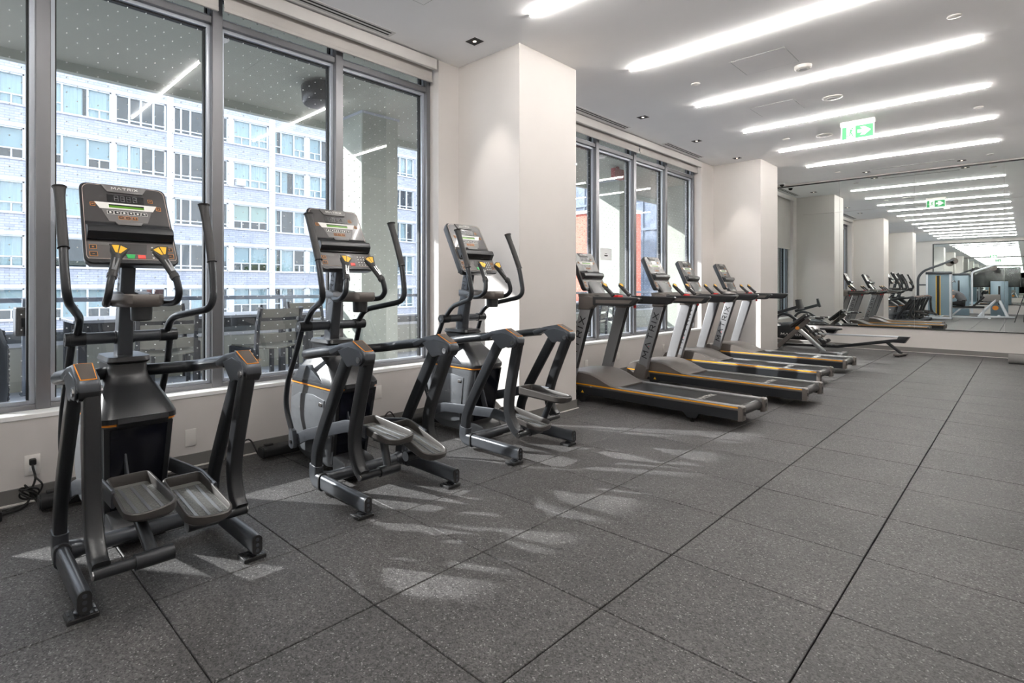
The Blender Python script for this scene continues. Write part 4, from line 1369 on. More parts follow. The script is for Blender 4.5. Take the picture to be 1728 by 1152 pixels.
L.v = [(x * 1.0 - 1.72, -.1305 - z, y + .27) for x, y, z in L.v]
L.o('lettering', 'ink_white', fo, smooth=False)
B().prism([(-2.0, .45), (-1.9, .50), (-1.7, .52), (-1.5, .47), (-1.6, .44), (-1.9, .44)], 'y', -.10, .10, .02, 3).o('housing_top', 'shell_silver', t)
B().sweep(catmull([(-2.08, 0, .36), (-2.06, 0, .56), (-1.95, 0, .66), (-1.80, 0, .64), (-1.60, 0, .50), (-1.40, 0, .36), (-1.22, 0, .20)], 5), rrect(.07, .05, .012), (0, 1, 0)).o('frame_arch', 'frame_dark', t)
B().sweep([(-2.06, 0, .68), (-1.62, 0, .83)], rrect(.05, .06, .01), (0, 1, 0)).o('console_arm', 'frame_dark', t)
B().prism([(-1.66, .965), (-1.625, .97), (-1.575, .79), (-1.60, .775), (-1.64, .80)], 'y', -.11, .11, .008, 2).o('console', 'shell_dark', t)
for s in (-1, 1):
    B().sweep([(-1.46, s * .13, .42), (-1.24, s * .13, .14)], rrect(.11, .018, .006), (0, 1, 0)).o('footplate', 'pad_brown', t)
    B().tube([(-1.36, s * .08, .34), (-1.28, s * .10, .36), (-1.20, s * .13, .28)], .014, 10).o('foot_strap', 'rubber_black', t)
B().rbox(-2.05, -1.95, -.22, .22, .0, .06, .01, 2).o('front_foot', 'frame_dark', t)
B().sweep([(-2.0, 0, .05), (-1.1, 0, .08)], rrect(.08, .05, .01)).o('base_beam', 'frame_dark', t)
B().cyl((-1.55, -.22, .505), (-1.55, .22, .505), .014, n=14).o('pull_handle', 'rubber_black', t)

# back-extension bench with crossed silver legs, in front of the rower
BX, BY = -2.31, 11.93
t = thing('back_extension_bench', 'silver cross-legged back extension bench with black pads before the rowing machine', 'exercise bench', (BX, BY, 0))
B().sweep([(-1.0, 0, .06), (-.47, 0, .62)], rrect(.06, .075, .008), (0, 1, 0)).o('frame_leg', 'hood_grey', t)
B().sweep([(-.66, 0, .44), (-.24, 0, .035)], rrect(.06, .07, .008), (0, 1, 0)).o('frame_leg', 'steel', t)
B().rbox(-.30, .06, -.045, .045, .012, .045, .006, 2).o('base_bar', 'steel', t)
B().rbox(.0, .08, -.22, .22, .0, .045, .006, 2).o('rear_foot', 'steel', t)
B().rbox(-1.05, -.97, -.22, .22, .0, .06, .006, 2).o('front_foot', 'steel', t)
for s in (-1, 1):
    b = B().sweep([(-.74, s * .11, .475), (-.50, s * .11, .70)], rrect(.15, .055, .018, 3), (0, 1, 0), None)
    b.o('hip_pad', 'rubber_black', t)
    B().tube(fillet([(-.52, s * .10, .63), (-.44, s * .16, .66), (-.20, s * .18, .655)], .04), .012, 12).o('handle_tube', 'steel', t)
    B().cyl((-.34, s * .172, .656), (-.21, s * .18, .655), .016, n=14).o('handle_grip', 'rubber_black', t)
    B().cyl((-.21, s * .18, .655), (-.195, s * .18, .655), .0165, n=14).o('grip_cap', 'steel', t)
B().lathe([(.034, -.001), (.034, .012), (.02, .016)], (-.655, -.045, .445), 20, 'y').xf(Matrix.Identity(4)).o('orange_knob', 'orange_trim', t)
B().sweep([(-.55, 0, .52), (-.20, 0, .14)], rrect(.05, .05, .008), (0, 1, 0)).o('ankle_post', 'frame_dark', t)
for q, (x, z) in enumerate([(-.40, .40), (-.30, .31), (-.21, .23)]):
    for s in (-1, 1):
        B().cyl((x, s * .05, z), (x + .0, s * .20, z), .032, n=16).o('roller_pad', 'hood_grey' if q % 2 else 'rubber_black', t)
B().rbox(-.24, -.10, -.18, .18, .16, .18, .006, 2).o('ankle_plate', 'frame_dark', t)

# foam roller at the picture's edge
t = thing('foam_roller', 'grey foam roller lying on the floor under the mirror', 'foam roller', (-.20, 12.55, .075))
B().tube([(0, 0, 0), (.008, 0, 0), (.9, 0, 0), (.908, 0, 0)], [.068, .075, .075, .068], 28).o('foam', 'foam_grey', t)
B().tube([(-.001, 0, 0), (.02, 0, 0)], [.03, .03], 20).o('core', 'rubber_black', t)

# ================================================================== BEHIND THE CAMERA, seen in the mirror
t = thing('weight_machine', 'tall grey weight machine with pulley arms and a yellow-edged stack, behind the camera', 'weight machine', (-2.30, -1.35, 0))
B().rbox(-.36, -.30, -.25, .25, 0, 1.72, .012, 2).o('upright', 'gym_white', t)
B().rbox(.30, .36, -.25, .25, 0, 1.72, .012, 2).o('upright', 'gym_white', t)
B().rbox(-.37, .37, -.27, .27, 1.70, 1.80, .012, 2).o('top_cover', 'frame_mid', t)
for yy in (-.21, .20):
    B().rbox(-.30, .30, yy, yy + .012, .14, 1.70, .003, 1).o('shroud', 'stack_shroud', t)
B().rbox(-.37, .37, -.27, .27, 0, .07, .012, 2).o('base', 'gym_white', t)
for q in range(14):
    B().rbox(-.10, .10, -.06, .06, .16 + q * .052, .208 + q * .052, .004, 1).o('weight_plate', 'rubber_black', t)
B().box(-.075, -.055, .213, .222, .14, 1.65).box(.035, .055, .213, .222, .14, 1.65).o('stack_edge', 'yellow_key', t, smooth=False)
B().box(-.055, .035, .212, .220, .14, 1.65).o('stack_slot', 'ink_black', t, smooth=False)
B().sweep(fillet([(-.62, 0, .25), (-.62, 0, 1.60), (-.45, 0, 1.85), (.42, 0, 2.25)], .2, 6), rrect(.06, .08, .012), (0, 1, 0)).o('boom', 'frame_mid', t)
B().sweep(fillet([(-.36, 0, 1.3), (-.62, 0, 1.3)], .02), rrect(.05, .05, .01), (0, 1, 0)).o('boom_brace', 'frame_mid', t)
for x, z in ((.30, 2.12), (.42, 2.20)):
    B().cyl((x, -.02, z), (x, .02, z), .12, n=28).o('pulley', 'hood_grey', t)
B().tube([(.42, 0, 2.08), (.42, 0, 1.45)], .006, 8).o('cable', 'cable_black', t)
B().tube(fillet([(.42, -.45, 1.40), (.42, -.3, 1.45), (.42, .3, 1.45), (.42, .45, 1.40)], .05), .015, 10).o('pull_bar', 'chrome', t)

# weight bench
t = thing('weight_bench', 'adjustable flat bench with a raised black backrest where someone sits', 'bench', (-1.55, -2.55, 0))
B().rbox(-.55, .45, -.14, .14, .42, .48, .02, 3).o('seat_pad', 'rubber_black', t)
B().sweep([(.14, 0, .47), (.44, 0, .84)], rrect(.27, .06, .02, 3), (0, 1, 0)).o('backrest', 'rubber_black', t)
B().sweep([(-.55, 0, .40), (.45, 0, .40)], rrect(.06, .05, .01)).o('frame', 'gym_white', t)
B().sweep([(.42, 0, .40), (.42, 0, .05)], rrect(.06, .06, .01), (0, 1, 0)).o('leg', 'gym_white', t)
B().sweep([(-.20, 0, .40), (-.50, 0, .05)], rrect(.06, .06, .01), (0, 1, 0)).o('leg', 'gym_white', t)
B().rbox(-.80, .60, -.03, .03, .02, .06, .008, 2).o('base_bar', 'gym_white', t)
B().rbox(.55, .62, -.25, .25, 0, .05, .008, 2).o('foot_bar', 'gym_white', t)
B().rbox(-.82, -.75, -.25, .25, 0, .05, .008, 2).o('foot_bar', 'gym_white', t)


def skinned(name, pts, edges, mt, parent=None, sub=2, root=0):
    me = bpy.data.meshes.new(name)
    me.from_pydata([p[:3] for p in pts], edges, [])
    ob = bpy.data.objects.new(name, me)
    C.objects.link(ob)
    if parent: ob.parent = parent
    bm = bmesh.new(); bm.from_mesh(me)
    lay = bm.verts.layers.skin.verify()
    bm.verts.ensure_lookup_table()
    for i, v in enumerate(bm.verts):
        v[lay].radius = (pts[i][3], pts[i][3])
        v[lay].use_root = (i == root)
    bm.to_mesh(me); bm.free()
    md = ob.modifiers.new('skin', 'SKIN')
    md.use_smooth_shade = True
    ob.modifiers.new('sub', 'SUBSURF').levels = sub
    ob.modifiers['sub'].render_levels = sub
    me.materials.append(M[mt])
    return ob


# a person bent forward on the bench, facing away from the windows' opposite side (towards -x)
P = thing('person', 'person in a grey t-shirt and black trousers bent forward on the bench', 'person', (-1.78, -2.55, .03))
body = [(0.08, 0, .57, .09), (0.05, 0, .70, .08), (-.04, 0, .86, .09), (-.15, 0, .98, .085), (-.24, 0, 1.03, .055), (-.31, 0, 1.05, .06), (-.37, 0, 1.07, .085), (-.42, 0, 1.02, .06)]
edges = [(i, i + 1) for i in range(7)]
n = len(body)
for s in (-1, 1):
    k = len(body)
    body += [(0.04, s * .10, .55, .055), (-.30, s * .13, .53, .045), (-.36, s * .14, .30, .038), (-.36, s * .14, .09, .035), (-.48, s * .15, .04, .032)]
    edges += [(0, k), (k, k + 1), (k + 1, k + 2), (k + 2, k + 3), (k + 3, k + 4)]
    k = len(body)
    body += [(-.15, s * .17, .95, .045), (-.20, s * .22, .78, .045), (-.38, s * .12, .70, .035), (-.46, s * .07, .71, .028)]
    edges += [(3, k), (k, k + 1), (k + 1, k + 2), (k + 2, k + 3)]
    hk = k + 3
    for q, (dx, dy, dz) in enumerate([(-.085, .012, .020), (-.095, .004, .004), (-.09, -.006, -.012), (-.07, -.014, -.026), (-.035, .03, .02)]):
        f = len(body)
        body += [(-.46 + dx * .55, s * (.07 + dy), .71 + dz * .7, .010), (-.46 + dx, s * (.07 + dy * 1.2), .70 + dz * 1.2 - .012, .008)]
        edges += [(hk, f), (f, f + 1)]
skinned('body', body, edges, 'skin', P)
shirt = [(0.10, 0, .58, .145), (0.06, 0, .70, .135), (-.04, 0, .86, .155), (-.15, 0, .985, .142), (-.21, 0, 1.02, .075)]
se = [(0, 1), (1, 2), (2, 3), (3, 4)]
for s in (-1, 1):
    k = len(shirt)
    shirt += [(-.15, s * .17, .95, .072), (-.185, s * .21, .83, .062)]
    se += [(3, k), (k, k + 1)]
skinned('t_shirt', shirt, se, 'shirt_grey', P)
tr_ = [(0.08, 0, .54, .135)]
te = []
for s in (-1, 1):
    k = len(tr_)
    tr_ += [(0.03, s * .10, .55, .098), (-.30, s * .13, .53, .076), (-.36, s * .14, .32, .062), (-.36, s * .14, .13, .055)]
    te += [(0, k), (k, k + 1), (k + 1, k + 2), (k + 2, k + 3)]
skinned('trousers', tr_, te, 'trousers_black', P)
for s in (-1, 1):
    B().loft([[(-.30 + .0 * a, s * .14 + .035 * math.cos(a), .005 + .0 + .04 * (1 + math.sin(a))) for a in [2 * PI * q / 12 for q in range(12)]], [(-.40, s * .14 + .042 * math.cos(a), .035 * (1 + math.sin(a))) for a in [2 * PI * q / 12 for q in range(12)]], [(-.52, s * .15 + .035 * math.cos(a), .025 * (1 + math.sin(a))) for a in [2 * PI * q / 12 for q in range(12)]]]).o('shoe', 'shoe_light', P)
hr = B()
hr.ball((-.345, 0, 1.105), (.098, .086, .088), 16, 10)
hr.o('hair', 'hair', P)
fc = B().ball((-.445, -.03, 1.045), .009).ball((-.445, .03, 1.045), .009)
fc.o('eyes', 'hair', P)
B().prism([(-.45, 1.03), (-.475, 1.005), (-.445, .998)], 'y', -.012, .012, .003).o('nose', 'skin', P)

# leg machine
t = thing('leg_machine', 'white-framed leg press machine with grey pads behind the bench', 'weight machine', (-.75, -4.7, 0))
B().rbox(-.25, .25, -.22, .22, .0, 1.45, .012, 2).o('stack_tower', 'stack_shroud', t)
B().rbox(-.03, .03, .22, .225, .5, 1.25, .002, 1).o('stack_slot', 'ink_black', t)
B().rbox(-.45, .05, .55, .68, .62, .92, .03, 3).o('chest_pad', 'foam_grey', t)
B().sweep([(-.55, .9, .05), (-.05, .62, .75)], rrect(.07, .07, .01), (0, 0, 1)).o('frame_arm', 'gym_white', t)
B().sweep([(.25, .9, .05), (.0, .62, .72)], rrect(.07, .07, .01), (0, 0, 1)).o('frame_arm', 'gym_white', t)
B().rbox(-.6, .45, .86, .94, 0, .07, .01, 2).o('foot_bar', 'gym_white', t)
B().rbox(-.04, .04, .2, .9, .02, .09, .01, 2).o('base_beam', 'gym_white', t)
B().cyl((-.1, .5, .38), (-.1, .56, .38), .09, n=24).o('cam_wheel', 'orange_trim', t)

t = thing('weight_machine', 'second tall weight machine with a pulley boom near the back wall', 'weight machine', (-2.0, -5.6, 0))
B().rbox(-.32, .32, -.2, .2, 0, 1.72, .012, 2).o('stack_tower', 'stack_shroud', t)
B().rbox(-.03, .03, .2, .206, .3, 1.5, .002, 1).o('stack_slot', 'ink_black', t)
B().rbox(-.34, .34, -.22, .22, 1.72, 1.80, .012, 2).o('top_cover', 'frame_mid', t)
B().sweep(fillet([(.40, 0, .1), (.40, 0, 1.85), (1.1, 0, 2.15)], .1, 5), rrect(.06, .07, .012), (0, 1, 0)).o('boom', 'gym_white', t)
B().cyl((1.05, -.02, 2.02), (1.05, .02, 2.02), .12, n=24).o('pulley', 'hood_grey', t)

t = thing('television', 'wide black wall television in front of the back mirror', 'television', (-.95, Y0 + .12, 1.65))
B().rbox(-.78, .78, -.05, .0, -.44, .44, .01, 2).o('body', 'black_metal', t)
B().box(-.765, .765, .0, .002, -.425, .425).o('screen', 'tv_screen', t, smooth=False)
B().rbox(-.15, .15, -.105, -.05, -.15, .15, .006, 1).o('bracket', 'black_metal', t)

t = thing('camera_tripod', 'black tripod under the camera, its leg showing in the mirror', 'tripod', (0, -.14, 0))
for k in range(3):
    a = PI / 2 * 0 + k * 2 * PI / 3 + .35
    B().tube([(.04 * math.cos(a), .04 * math.sin(a), 1.02), (.36 * math.cos(a), .36 * math.sin(a), .01)], [.014, .010], 10).o('leg', 'black_metal', t)
B().cyl((0, 0, .98), (0, 0, 1.12), .022, n=16).o('column', 'black_metal', t)
B().rbox(-.05, .05, -.06, .03, 1.12, 1.16, .006, 2).o('head', 'black_metal', t)

# ================================================================== OUTSIDE
PZ = 0.28
pat = struct('floor_patio', B().box(-6.35, XW - 0.24, -9, 16, PZ - 0.3, PZ - .012), 'gasket', label='pale paved balcony outside the windows')
pm = B().rbox(-.293, .293, -.293, .293, -.03, 0, .004, 1).mesh('paver', 'paver', smooth=False)
for i in range(4):
    for j in range(34):
        link('paver', pm, pat, (-4.45 - i * .6, -6.0 + j * .6, PZ + random.uniform(-.002, .0)))
struct('ceiling_patio', B().box(-6.25, -4.17, -9, 16, 3.36, 3.62), 'soffit_paint', label='grey-green balcony soffit outside the windows')
struct('trim_3', B().box(-6.33, -6.25, -9, 16, 3.27, 3.70), 'concrete', label='pale edge beam of the balcony soffit')
for y, lab in ((3.80, 'concrete balcony column outside beyond the middle elliptical'), (9.92, 'concrete balcony column outside behind the treadmills'), (-2.5, 'concrete balcony column added out of view to shade the near floor')):  # last column is unseen, added to keep sun off the near floor
    c = struct('column', B().rbox(-6.10, -5.52, y, y + .55, PZ, 3.36, .012, 1), 'concrete')
    c['label'] = lab
    B().box(-6.115, -5.505, y - .015, y + .565, 3.335, 3.36).o('sealant', 'paver', c, smooth=False)

struct('wall_patio', B().box(-5.3, -4.17, 11.5, 11.7, PZ, 3.36), 'concrete', label='concrete end wall of the balcony outside the treadmill window')

# parapet and railing
par = thing('parapet', 'low pale balcony parapet with a dark metal band', 'parapet')
B().box(-6.33, -6.20, -9, 16, PZ - .3, .68).o('wall', 'parapet', par, smooth=False)
B().box(-6.35, -6.17, -9, 16, .68, .715).o('coping', 'facade_white', par, smooth=False)
B().box(-6.32, -6.22, -9, 16, .715, .80).o('band', 'parapet_dark', par, smooth=False)
B().box(-6.33, -6.20, -9, 16, .80, .822).o('cap', 'paver', par, smooth=False)
rl = thing('balcony_railing', 'blue-grey metal balcony railing above the parapet', 'railing')
B().rbox(-6.31, -6.22, -9, 16, 1.078, 1.122, .006, 1).o('top_rail', 'rail_blue', rl)
for k in range(17):
    y = -8.2 + k * 1.42
    B().rbox(-6.285, -6.245, y - .025, y + .025, .823, 1.08, .003, 1).o('post', 'rail_blue', rl)

# slatted patio chairs
def chair_meshes():
    m = {}
    m['leg'] = B().rbox(-.018, .018, -.018, .018, 0, .40, .003, 1).mesh('leg', 'chair_frame')
    m['stile'] = B().sweep([(0, 0, .40), (.02, 0, .60), (.07, 0, .76)], rrect(.03, .04, .004), (0, 1, 0)).mesh('stile', 'chair_frame')
    sl = B()
    N_ = 8
    m['slat'] = B().sweep([(.03 * math.sin(PI * q / N_) , -.20 + .40 * q / N_, 0) for q in range(N_ + 1)], rrect(.078, .014, .004), (0, 0, 1)).mesh('slat', 'chair_slat')
    m['seat_slat'] = B().sweep([(0, -.21 + .42 * q / N_, -.018 * math.sin(PI * q / N_)) for q in range(N_ + 1)], rrect(.052, .014, .004), (1, 0, 0)).mesh('seat_slat', 'chair_slat')
    m['rail'] = B().rbox(-.21, .21, -.015, .015, -.02, .02, .003, 1).mesh('seat_rail', 'chair_frame')
    m['arm'] = B().rbox(-.22, .20, -.025, .025, -.012, .012, .004, 1).mesh('arm', 'chair_frame')
    return m


CM = chair_meshes()


def patio_chair(x, y, rz, label):
    """chair with its back on local +x"""
    t = thing('patio_chair', label, 'chair', (x, y, PZ), rz, 'slatted patio chairs')
    for sx in (-.2, .2):
        for sy in (-.21, .21):
            link('leg', CM['leg'], t, (sx, sy, 0))
    for sy in (-.21, .21):
        link('stile', CM['stile'], t, (.2, sy, 0)); link('seat_rail', CM['rail'], t, (0, sy, .385))
    for q in range(7):
        link('seat_slat', CM['seat_slat'], t, (-.18 + q * .06, 0, .41))
    for q, (dx, z) in enumerate([(.205, .49), (.222, .60), (.25, .71)]):
        link('slat', CM['slat'], t, (dx, 0, z))
    return t


patio_chair(-4.85, 2.25, math.radians(8), 'grey slatted patio chair with its back to the window behind the first elliptical post')
patio_chair(-4.95, 1.42, math.radians(-10), 'grey slatted patio chair behind the handlebar of the first elliptical')
patio_chair(-5.93, 1.75, math.radians(180), 'grey slatted patio chair facing the window across the patio table')
patio_chair(-5.75, 3.28, math.radians(176), 'grey slatted patio chair by the balcony column')
patio_chair(-4.75, 7.6, math.radians(15), 'grey slatted patio chair outside behind the second treadmill')
patio_chair(-4.9, 8.6, math.radians(-12), 'grey slatted patio chair outside behind the third treadmill')


def patio_table(y0, y1, label):
    t = thing('patio_table', label, 'table', (-5.38, 0, PZ))
    n = 7
    for q in range(n):
        B().rbox(-.32 + q * .092, -.32 + q * .092 + .086, y0, y1, .655, .68, .004, 1).o('plank', 'table_top', t)
    for x in (-.30, .30):
        for y in (y0 + .06, y1 - .06):
            B().rbox(x - .03, x + .03, y - .03, y + .03, 0, .655, .004, 1).o('leg', 'chair_frame', t)
    for x in (-.30, .30):
        B().rbox(x - .015, x + .015, y0 + .06, y1 - .06, .575, .655, .003, 1).o('apron', 'chair_frame', t)
    return t


patio_table(.80, 2.9, 'long grey patio table behind the elliptical trainers')
patio_table(7.1, 9.0, 'grey patio table outside behind the treadmills')

# wicker armchair cut by the picture's edge
t = thing('wicker_armchair', 'dark wicker armchair cut by the edge of the picture', 'chair', (-4.72, 0.10, PZ))
wk = B()
rings = []
for z, r in ((.04, .23), (.08, .26), (.3, .275), (.55, .27), (.66, .24), (.68, .22)):
    rings.append([(px * 1.0, py * 1.0, z) for px, py in rrect(2 * r * .8, 2 * r, r * .5, 5)])
wk.loft(rings)
wo = wk.o('body', 'wicker', t)
wv = B()
for q in range(18):
    z = .09 + q * .032
    r = .278 - max(0, z - .5) * .16
    for k in range(26):
        a = -PI * .9 + 1.8 * PI * k / 25
        # short raised weave strands, staggered row by row
        a += (q % 2) * .12
        ca, sa = math.cos(a), math.sin(a)
        px, py = ca * r * .82, sa * r
        wv.tube([(px - sa * .016, py + ca * .016, z - .012), (px * 1.02, py * 1.02, z), (px + sa * .016, py - ca * .016, z + .012)], .006, 5)
wv_o = wv.o('weave', 'wicker', wo)
wv_o['kind'] = 'stuff'
t = thing('lantern_box', 'black square box fixed to the railing post at the picture edge', 'box', (-5.85, .62, .95))
B().rbox(-.10, .10, -.11, .11, -.14, .10, .008, 1).o('case', 'black_metal', t)
B().rbox(.10, .104, -.095, .095, -.125, .085, .002, 1).o('cover', 'tv_screen', t)
t = thing('balcony_post', 'pale blue-grey double post at the left end of the railing', 'post', (-6.0, .66, PZ))
for dy in (-.05, .06):
    B().rbox(-.03, .03, dy - .035, dy + .035, 0, .84, .004, 1).o('post', 'rail_blue', t)
    B().rbox(-.06, .06, dy - .05, dy + .05, 0, .012, .002, 1).o('base_plate', 'rail_blue', t)

t = thing('outdoor_speaker', 'dark round drum hanging under the balcony soffit', 'speaker', (-5.1, 2.98, 3.36))
B().lathe([(.17, -.22), (.185, -.20), (.20, -.05), (.19, -.03), (.12, -.02), (.12, 0)], n=32).o('drum', 'frame_dark', t)
B().lathe([(.15, -.226), (.165, -.22)], n=28).o('grille', 'ink_black', t)
for x, y, lab in ((-4.75, 1.8, 'white disc on the balcony soffit near the window head'), (-4.8, 8.0, 'white disc on the balcony soffit outside the treadmills')):
    t = thing('soffit_light', lab, 'ceiling light', (x, y, 3.36))
    B().lathe([(.07, -.02), (.08, -.01), (.08, 0)], n=24).o('cover', 'plastic_white', t)
t = thing('exit_light', 'red emergency sign housing under the balcony soffit', 'sign', (-5.0, 8.9, 3.36))
B().rbox(-.04, .04, -.16, .16, -.22, -.04, .006, 1).o('case', 'dull_red', t)
B().rbox(-.02, .02, -.03, .03, -.04, 0, .004, 1).o('stem', 'dull_red', t)
t = thing('paper_notice', 'white paper notice with a small dark emblem stuck to the window behind the treadmills', 'notice', (-4.098, 6.975, 1.685))
B().box(-.001, 0, -.155, .155, -.085, .085).o('sheet', 'paper', t, smooth=False)
B().prism([(-.05, -.01), (.05, -.01), (.035, -.03), (-.035, -.03)], 'x', .0, .001).prism([(-.03, .012), (.03, .012), (.03, .004), (-.03, .004)], 'x', .0, .001).o('emblem', 'ink_black', t, smooth=False)

# ---- apartment block across the street
FXW = -34.0
bd = thing('apartment_building', 'pale brick apartment block with rows of white-framed windows across the street', 'building', (0, 0, 0))
SILL = [-3.05, -.40, 2.22, 4.87, 7.52, 10.17, 12.82]
WH = 1.55
PILS = [(-2.95, -2.6), (3.40, 3.75), (9.88, 10.22), (16.08, 16.46)]
for a, b in PILS:
    B().box(FXW - .5, FXW + .10, a, b, -8, 17).o('pilaster', 'facade_white', bd, smooth=False)
levels = []
for k, z in enumerate(SILL):
    z1 = SILL[k + 1] if k + 1 < len(SILL) else 17
    levels.append((z, z + WH, z1))


def band(x, ya, yb, z0, z1):
    B().box(x - .4, x, ya, yb, z0 + .18, z1 - .06).o('brick_band', 'white_brick', bd, smooth=False)
    B().box(x - .4, x + .05, ya, yb, z0, z0 + .18).o('lintel', 'facade_white', bd, smooth=False)
    B().box(x - .4, x + .08, ya, yb, z1 - .06, z1).o('sill', 'facade_white', bd, smooth=False)


spans = [(-2.6, 3.40), (3.75, 9.88), (10.22, 16.08)]
for z0, z1, zn in levels:
    for a, b in spans:
        band(FXW, a, b, z1, zn)
    band(FXW - .6, 16.46, 30, z1, zn)
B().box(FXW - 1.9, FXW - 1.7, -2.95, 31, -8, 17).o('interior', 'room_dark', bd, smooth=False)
B().box(FXW - 12, FXW - 1.9, -2.95, 31, -8, 17).o('core', 'facade_white', bd, smooth=False)
B().box(FXW - 1.9, FXW - .4, -2.95, -2.60, -8, 17).o('end_wall', 'white_brick', bd, smooth=False)
CUR = {}


def curtain(w, h, kind):
    key = (round(w, 2), round(h, 2), kind)
    if key not in CUR:
        b = B()
        n_ = max(8, int(w * 14))
        if kind == 'curtain':
            f = [(.04 * math.sin(q * 1.9), -w / 2 + w * q / n_) for q in range(n_ + 1)]
        else:
            f = [(0, -w / 2), (0, w / 2)]
        lo = [(x, y, -h / 2) for x, y in f]
        hi = [(x, y, h / 2) for x, y in f]
        m_ = len(f)
        th = [(x - .01, y, z) for x, y, z in lo + hi]
        fs = [(i, i + 1, m_ + i + 1, m_ + i) for i in range(m_ - 1)]
        b.add(lo + hi, fs)
        b.add(th, fs)
        CUR[key] = b.mesh('curtain', kind)
    return CUR[key]


def far_window(x, y0, y1, z0, z1, lites, low, style, post=None):
    """lites: mullion positions; low: indices of lites with small opening sashes below"""
    f = B()
    e = .07
    f.box(x - .16, x + .02, y0, y0 + e, z0, z1).box(x - .16, x + .02, y1 - e, y1, z0, z1)
    f.box(x - .16, x + .02, y0, y1, z0, z0 + e * .8).box(x - .16, x + .02, y0, y1, z1 - e, z1)
    ed = [y0] + list(lites) + [y1]
    for y in lites:
        f.box(x - .14, x, y - .045, y + .045, z0, z1)
    zt = z0 + (.50 if style != 'slide' else .24)
    for k in range(len(ed) - 1):
        if k in low or style == 'slide':
            f.box(x - .12, x - .01, ed[k] + .03, ed[k + 1] - .03, zt - .03, zt + .03)
            if k in low and style != 'slide' and ed[k + 1] - ed[k] > .8:
                ym = (ed[k] + ed[k + 1]) / 2
                f.box(x - .12, x - .01, ym - .03, ym + .03, z0 + .05, zt)
    w = f.o('window', 'facade_frame', bd, smooth=False)
    for k in range(len(ed) - 1):
        B().box(x - .09, x - .085, ed[k] + .03, ed[k + 1] - .03, z0 + .05, z1 - .06).o('pane', 'far_glass', w, smooth=False)
    return w


def dress(w, x, ya, yb, z0, z1, kind, drop=1.0, closed=1.0):
    h = (z1 - z0) * drop
    wd = (yb - ya) * closed
    c = link('curtain', curtain(wd, h, kind), w, (x - .22, ya + wd / 2, z1 - h / 2))
    return c


rnd = random.Random(11)
for li, (z0, z1, zn) in enumerate(levels):
    L1 = [(.15, 3.36, [1.15, 2.35], [0, 2], 'a'), (3.79, 7.10, [4.90, 6.02], [0, 2], 'a'), (7.30, 9.84, [7.98, 8.56, 9.20], [], 'slide'),
          (10.26, 13.42, [10.68, 11.20, 12.30], [], 'slide'), (13.74, 16.04, [14.85], [0, 1], 'a')]
    for wi, (a, b, li_, low, stl) in enumerate(L1):
        w = far_window(FXW - .05, a, b, z0, z1, li_, low, stl)
        ed = [a] + li_ + [b]
        for k in range(len(ed) - 1):
            if wi in (1, 4, 0):
                kind = {5: 'curtain', 4: 'roller_shade' if wi != 4 else 'curtain', 3: 'curtain' if wi != 4 else 'shade_green', 2: 'curtain' if wi == 0 else 'roller_shade', 1: 'roller_shade'}.get(li, 'curtain')
                cl = 1.0 if not (wi == 1 and k == 1 and li in (5, 3)) else .86
                if wi == 1 and li == 2 and k > 0: continue
                dress(w, FXW, ed[k] + .05, ed[k + 1] - .05, z0 + (.5 if (k in low and kind != 'curtain') else .05), z1 - .05, kind, 1.0, cl)
            elif rnd.random() < .30:
                dress(w, FXW, ed[k] + .05, ed[k + 1] - .05, z0, z1 - .05, 'curtain' if rnd.random() < .5 else 'roller_shade', rnd.choice((1, .6)), rnd.choice((1, .5)))
    for a, b in ((7.10, 7.30), (13.42, 13.74), (-2.6, .15), (3.36, 3.40)):
        B().box(FXW - .3, FXW + .03, a, b, z0, z1).o('pier', 'facade_white', bd, smooth=False)
    x2 = FXW - .65
    for wi, (a, b, li_, low) in enumerate([(16.75, 19.05, [17.25, 18.2], [0, 2]), (19.35, 21.6, [20.3], [0]), (23.0, 25.2, [24.1], [0]), (26.9, 28.9, [27.5, 28.2], [])]):
        w = far_window(x2, a, b, z0, z1, li_, low, 'a' if wi < 3 else 'slide')
        ed = [a] + li_ + [b]
        for k in range(len(ed) - 1):
            if rnd.random() < .7:
                dress(w, x2, ed[k] + .05, ed[k + 1] - .05, z0 + .05, z1 - .05, rnd.choice(('curtain', 'roller_shade', 'curtain')), 1.0, rnd.choice((1, 1, .6)))
    for a, b in ((16.46, 16.75), (19.05, 19.35), (21.6, 23.0), (25.2, 26.9), (28.9, 30)):
        B().box(x2 - .3, x2 + .05, a, b, z0, z1).o('pier', 'white_brick' if b - a > .5 else 'facade_white', bd, smooth=False)
B().box(FXW - .75, FXW - .30, 29.1, 29.6, -8, 17).o('pilaster', 'facade_white', bd, smooth=False)
# window air conditioner and boxes
B().rbox(FXW - .15, FXW + .30, 13.87, 14.43, 7.56, 7.94, .02, 1).o('air_conditioner', 'facade_white', bd)

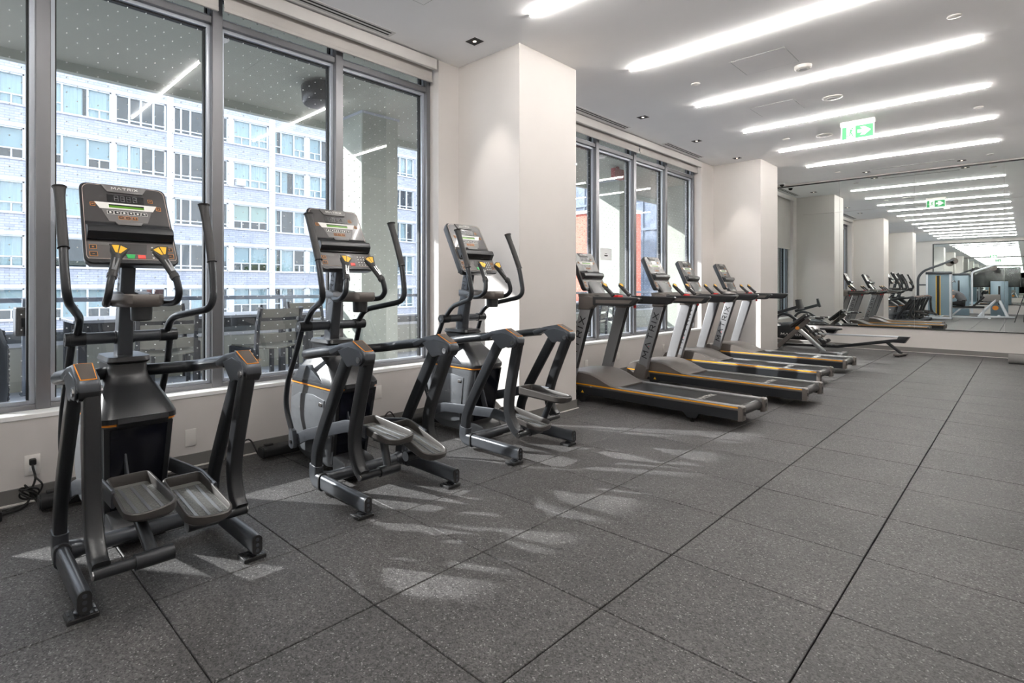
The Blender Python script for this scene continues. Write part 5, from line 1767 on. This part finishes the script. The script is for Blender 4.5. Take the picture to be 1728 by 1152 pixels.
# red brick building and greenery at the end of the street
rb = thing('brick_building', 'red brick building at the far end of the balcony view', 'building', (0, 15.5, 0))
B().box(-11.4, -8.66, 0, 1.4, -8, 3.6).o('wall', 'red_brick', rb, smooth=False)
B().box(-11.45, -8.61, -.08, 1.4, 3.6, 3.7).o('parapet_cap', 'facade_white', rb, smooth=False)
B().cyl((-10.1, -.10, 2.2), (-10.1, 0, 2.2), .06, n=14).o('wall_lamp', 'plastic_white', rb)
gt = thing('office_building', 'blue-grey glass office building behind the street trees', 'building', (-14, 44, 0))
B().box(-16, 22, 0, 10, -8, 16).o('wall', 'glass_tower', gt, smooth=False)
gb = B()
for k in range(20):
    gb.box(-16 + k * 1.9, -15.9 + k * 1.9, -.1, 0, -8, 16)
for k in range(9):
    gb.box(-16, 22, -.12, 0, -7 + k * 2.6, -6.8 + k * 2.6)
go = gb.o('mullion_grid', 'rail_blue', gt, smooth=False)


def tree(x, y, zb, h, r, label, seed):
    rg = random.Random(seed)
    t = thing('street_tree', label, 'tree', (x, y, zb))
    tk = B().tube([(0, 0, 0), (.05, .05, h * .4), (-.03, .1, h * .7)], [.16, .12, .05], 10)
    for q in range(5):
        a = q * 1.3
        tk.tube([(0, .05, h * .4), (math.cos(a) * r * .6, math.sin(a) * r * .6, h * .7)], [.06, .02], 7)
    tk.o('trunk', 'bark', t)
    lf = B()
    for q in range(2600):
        u, v, w_ = rg.gauss(0, .45), rg.gauss(0, .45), rg.gauss(0, .4)
        c = Vector((u * r, v * r, h * .72 + w_ * r * .9))
        d = Vector((rg.uniform(-1, 1), rg.uniform(-1, 1), rg.uniform(-1, 1))).normalized() * .11
        e = d.cross(Vector((rg.uniform(-1, 1), rg.uniform(-1, 1), rg.uniform(-1, 1)))).normalized() * .06
        lf.add([c - d, c + e, c + d, c - e], [(0, 1, 2, 3)])
    o = lf.o('foliage', 'leaf', t, smooth=False)
    o['kind'] = 'stuff'


tree(-9.3, 27, -4, 9.5, 1.7, 'green street tree beside the red brick building', 3)
tree(-6.8, 31, -4, 9.0, 1.8, 'green street tree in front of the office building', 5)
tree(-8.0, 38, -4, 12.0, 2.2, 'farthest green street tree, against the glass office building', 9)
struct('road', B().box(-33.9, -6.4, -30, 60, -8.2, -8.0), 'asphalt', label='street far below the balcony')
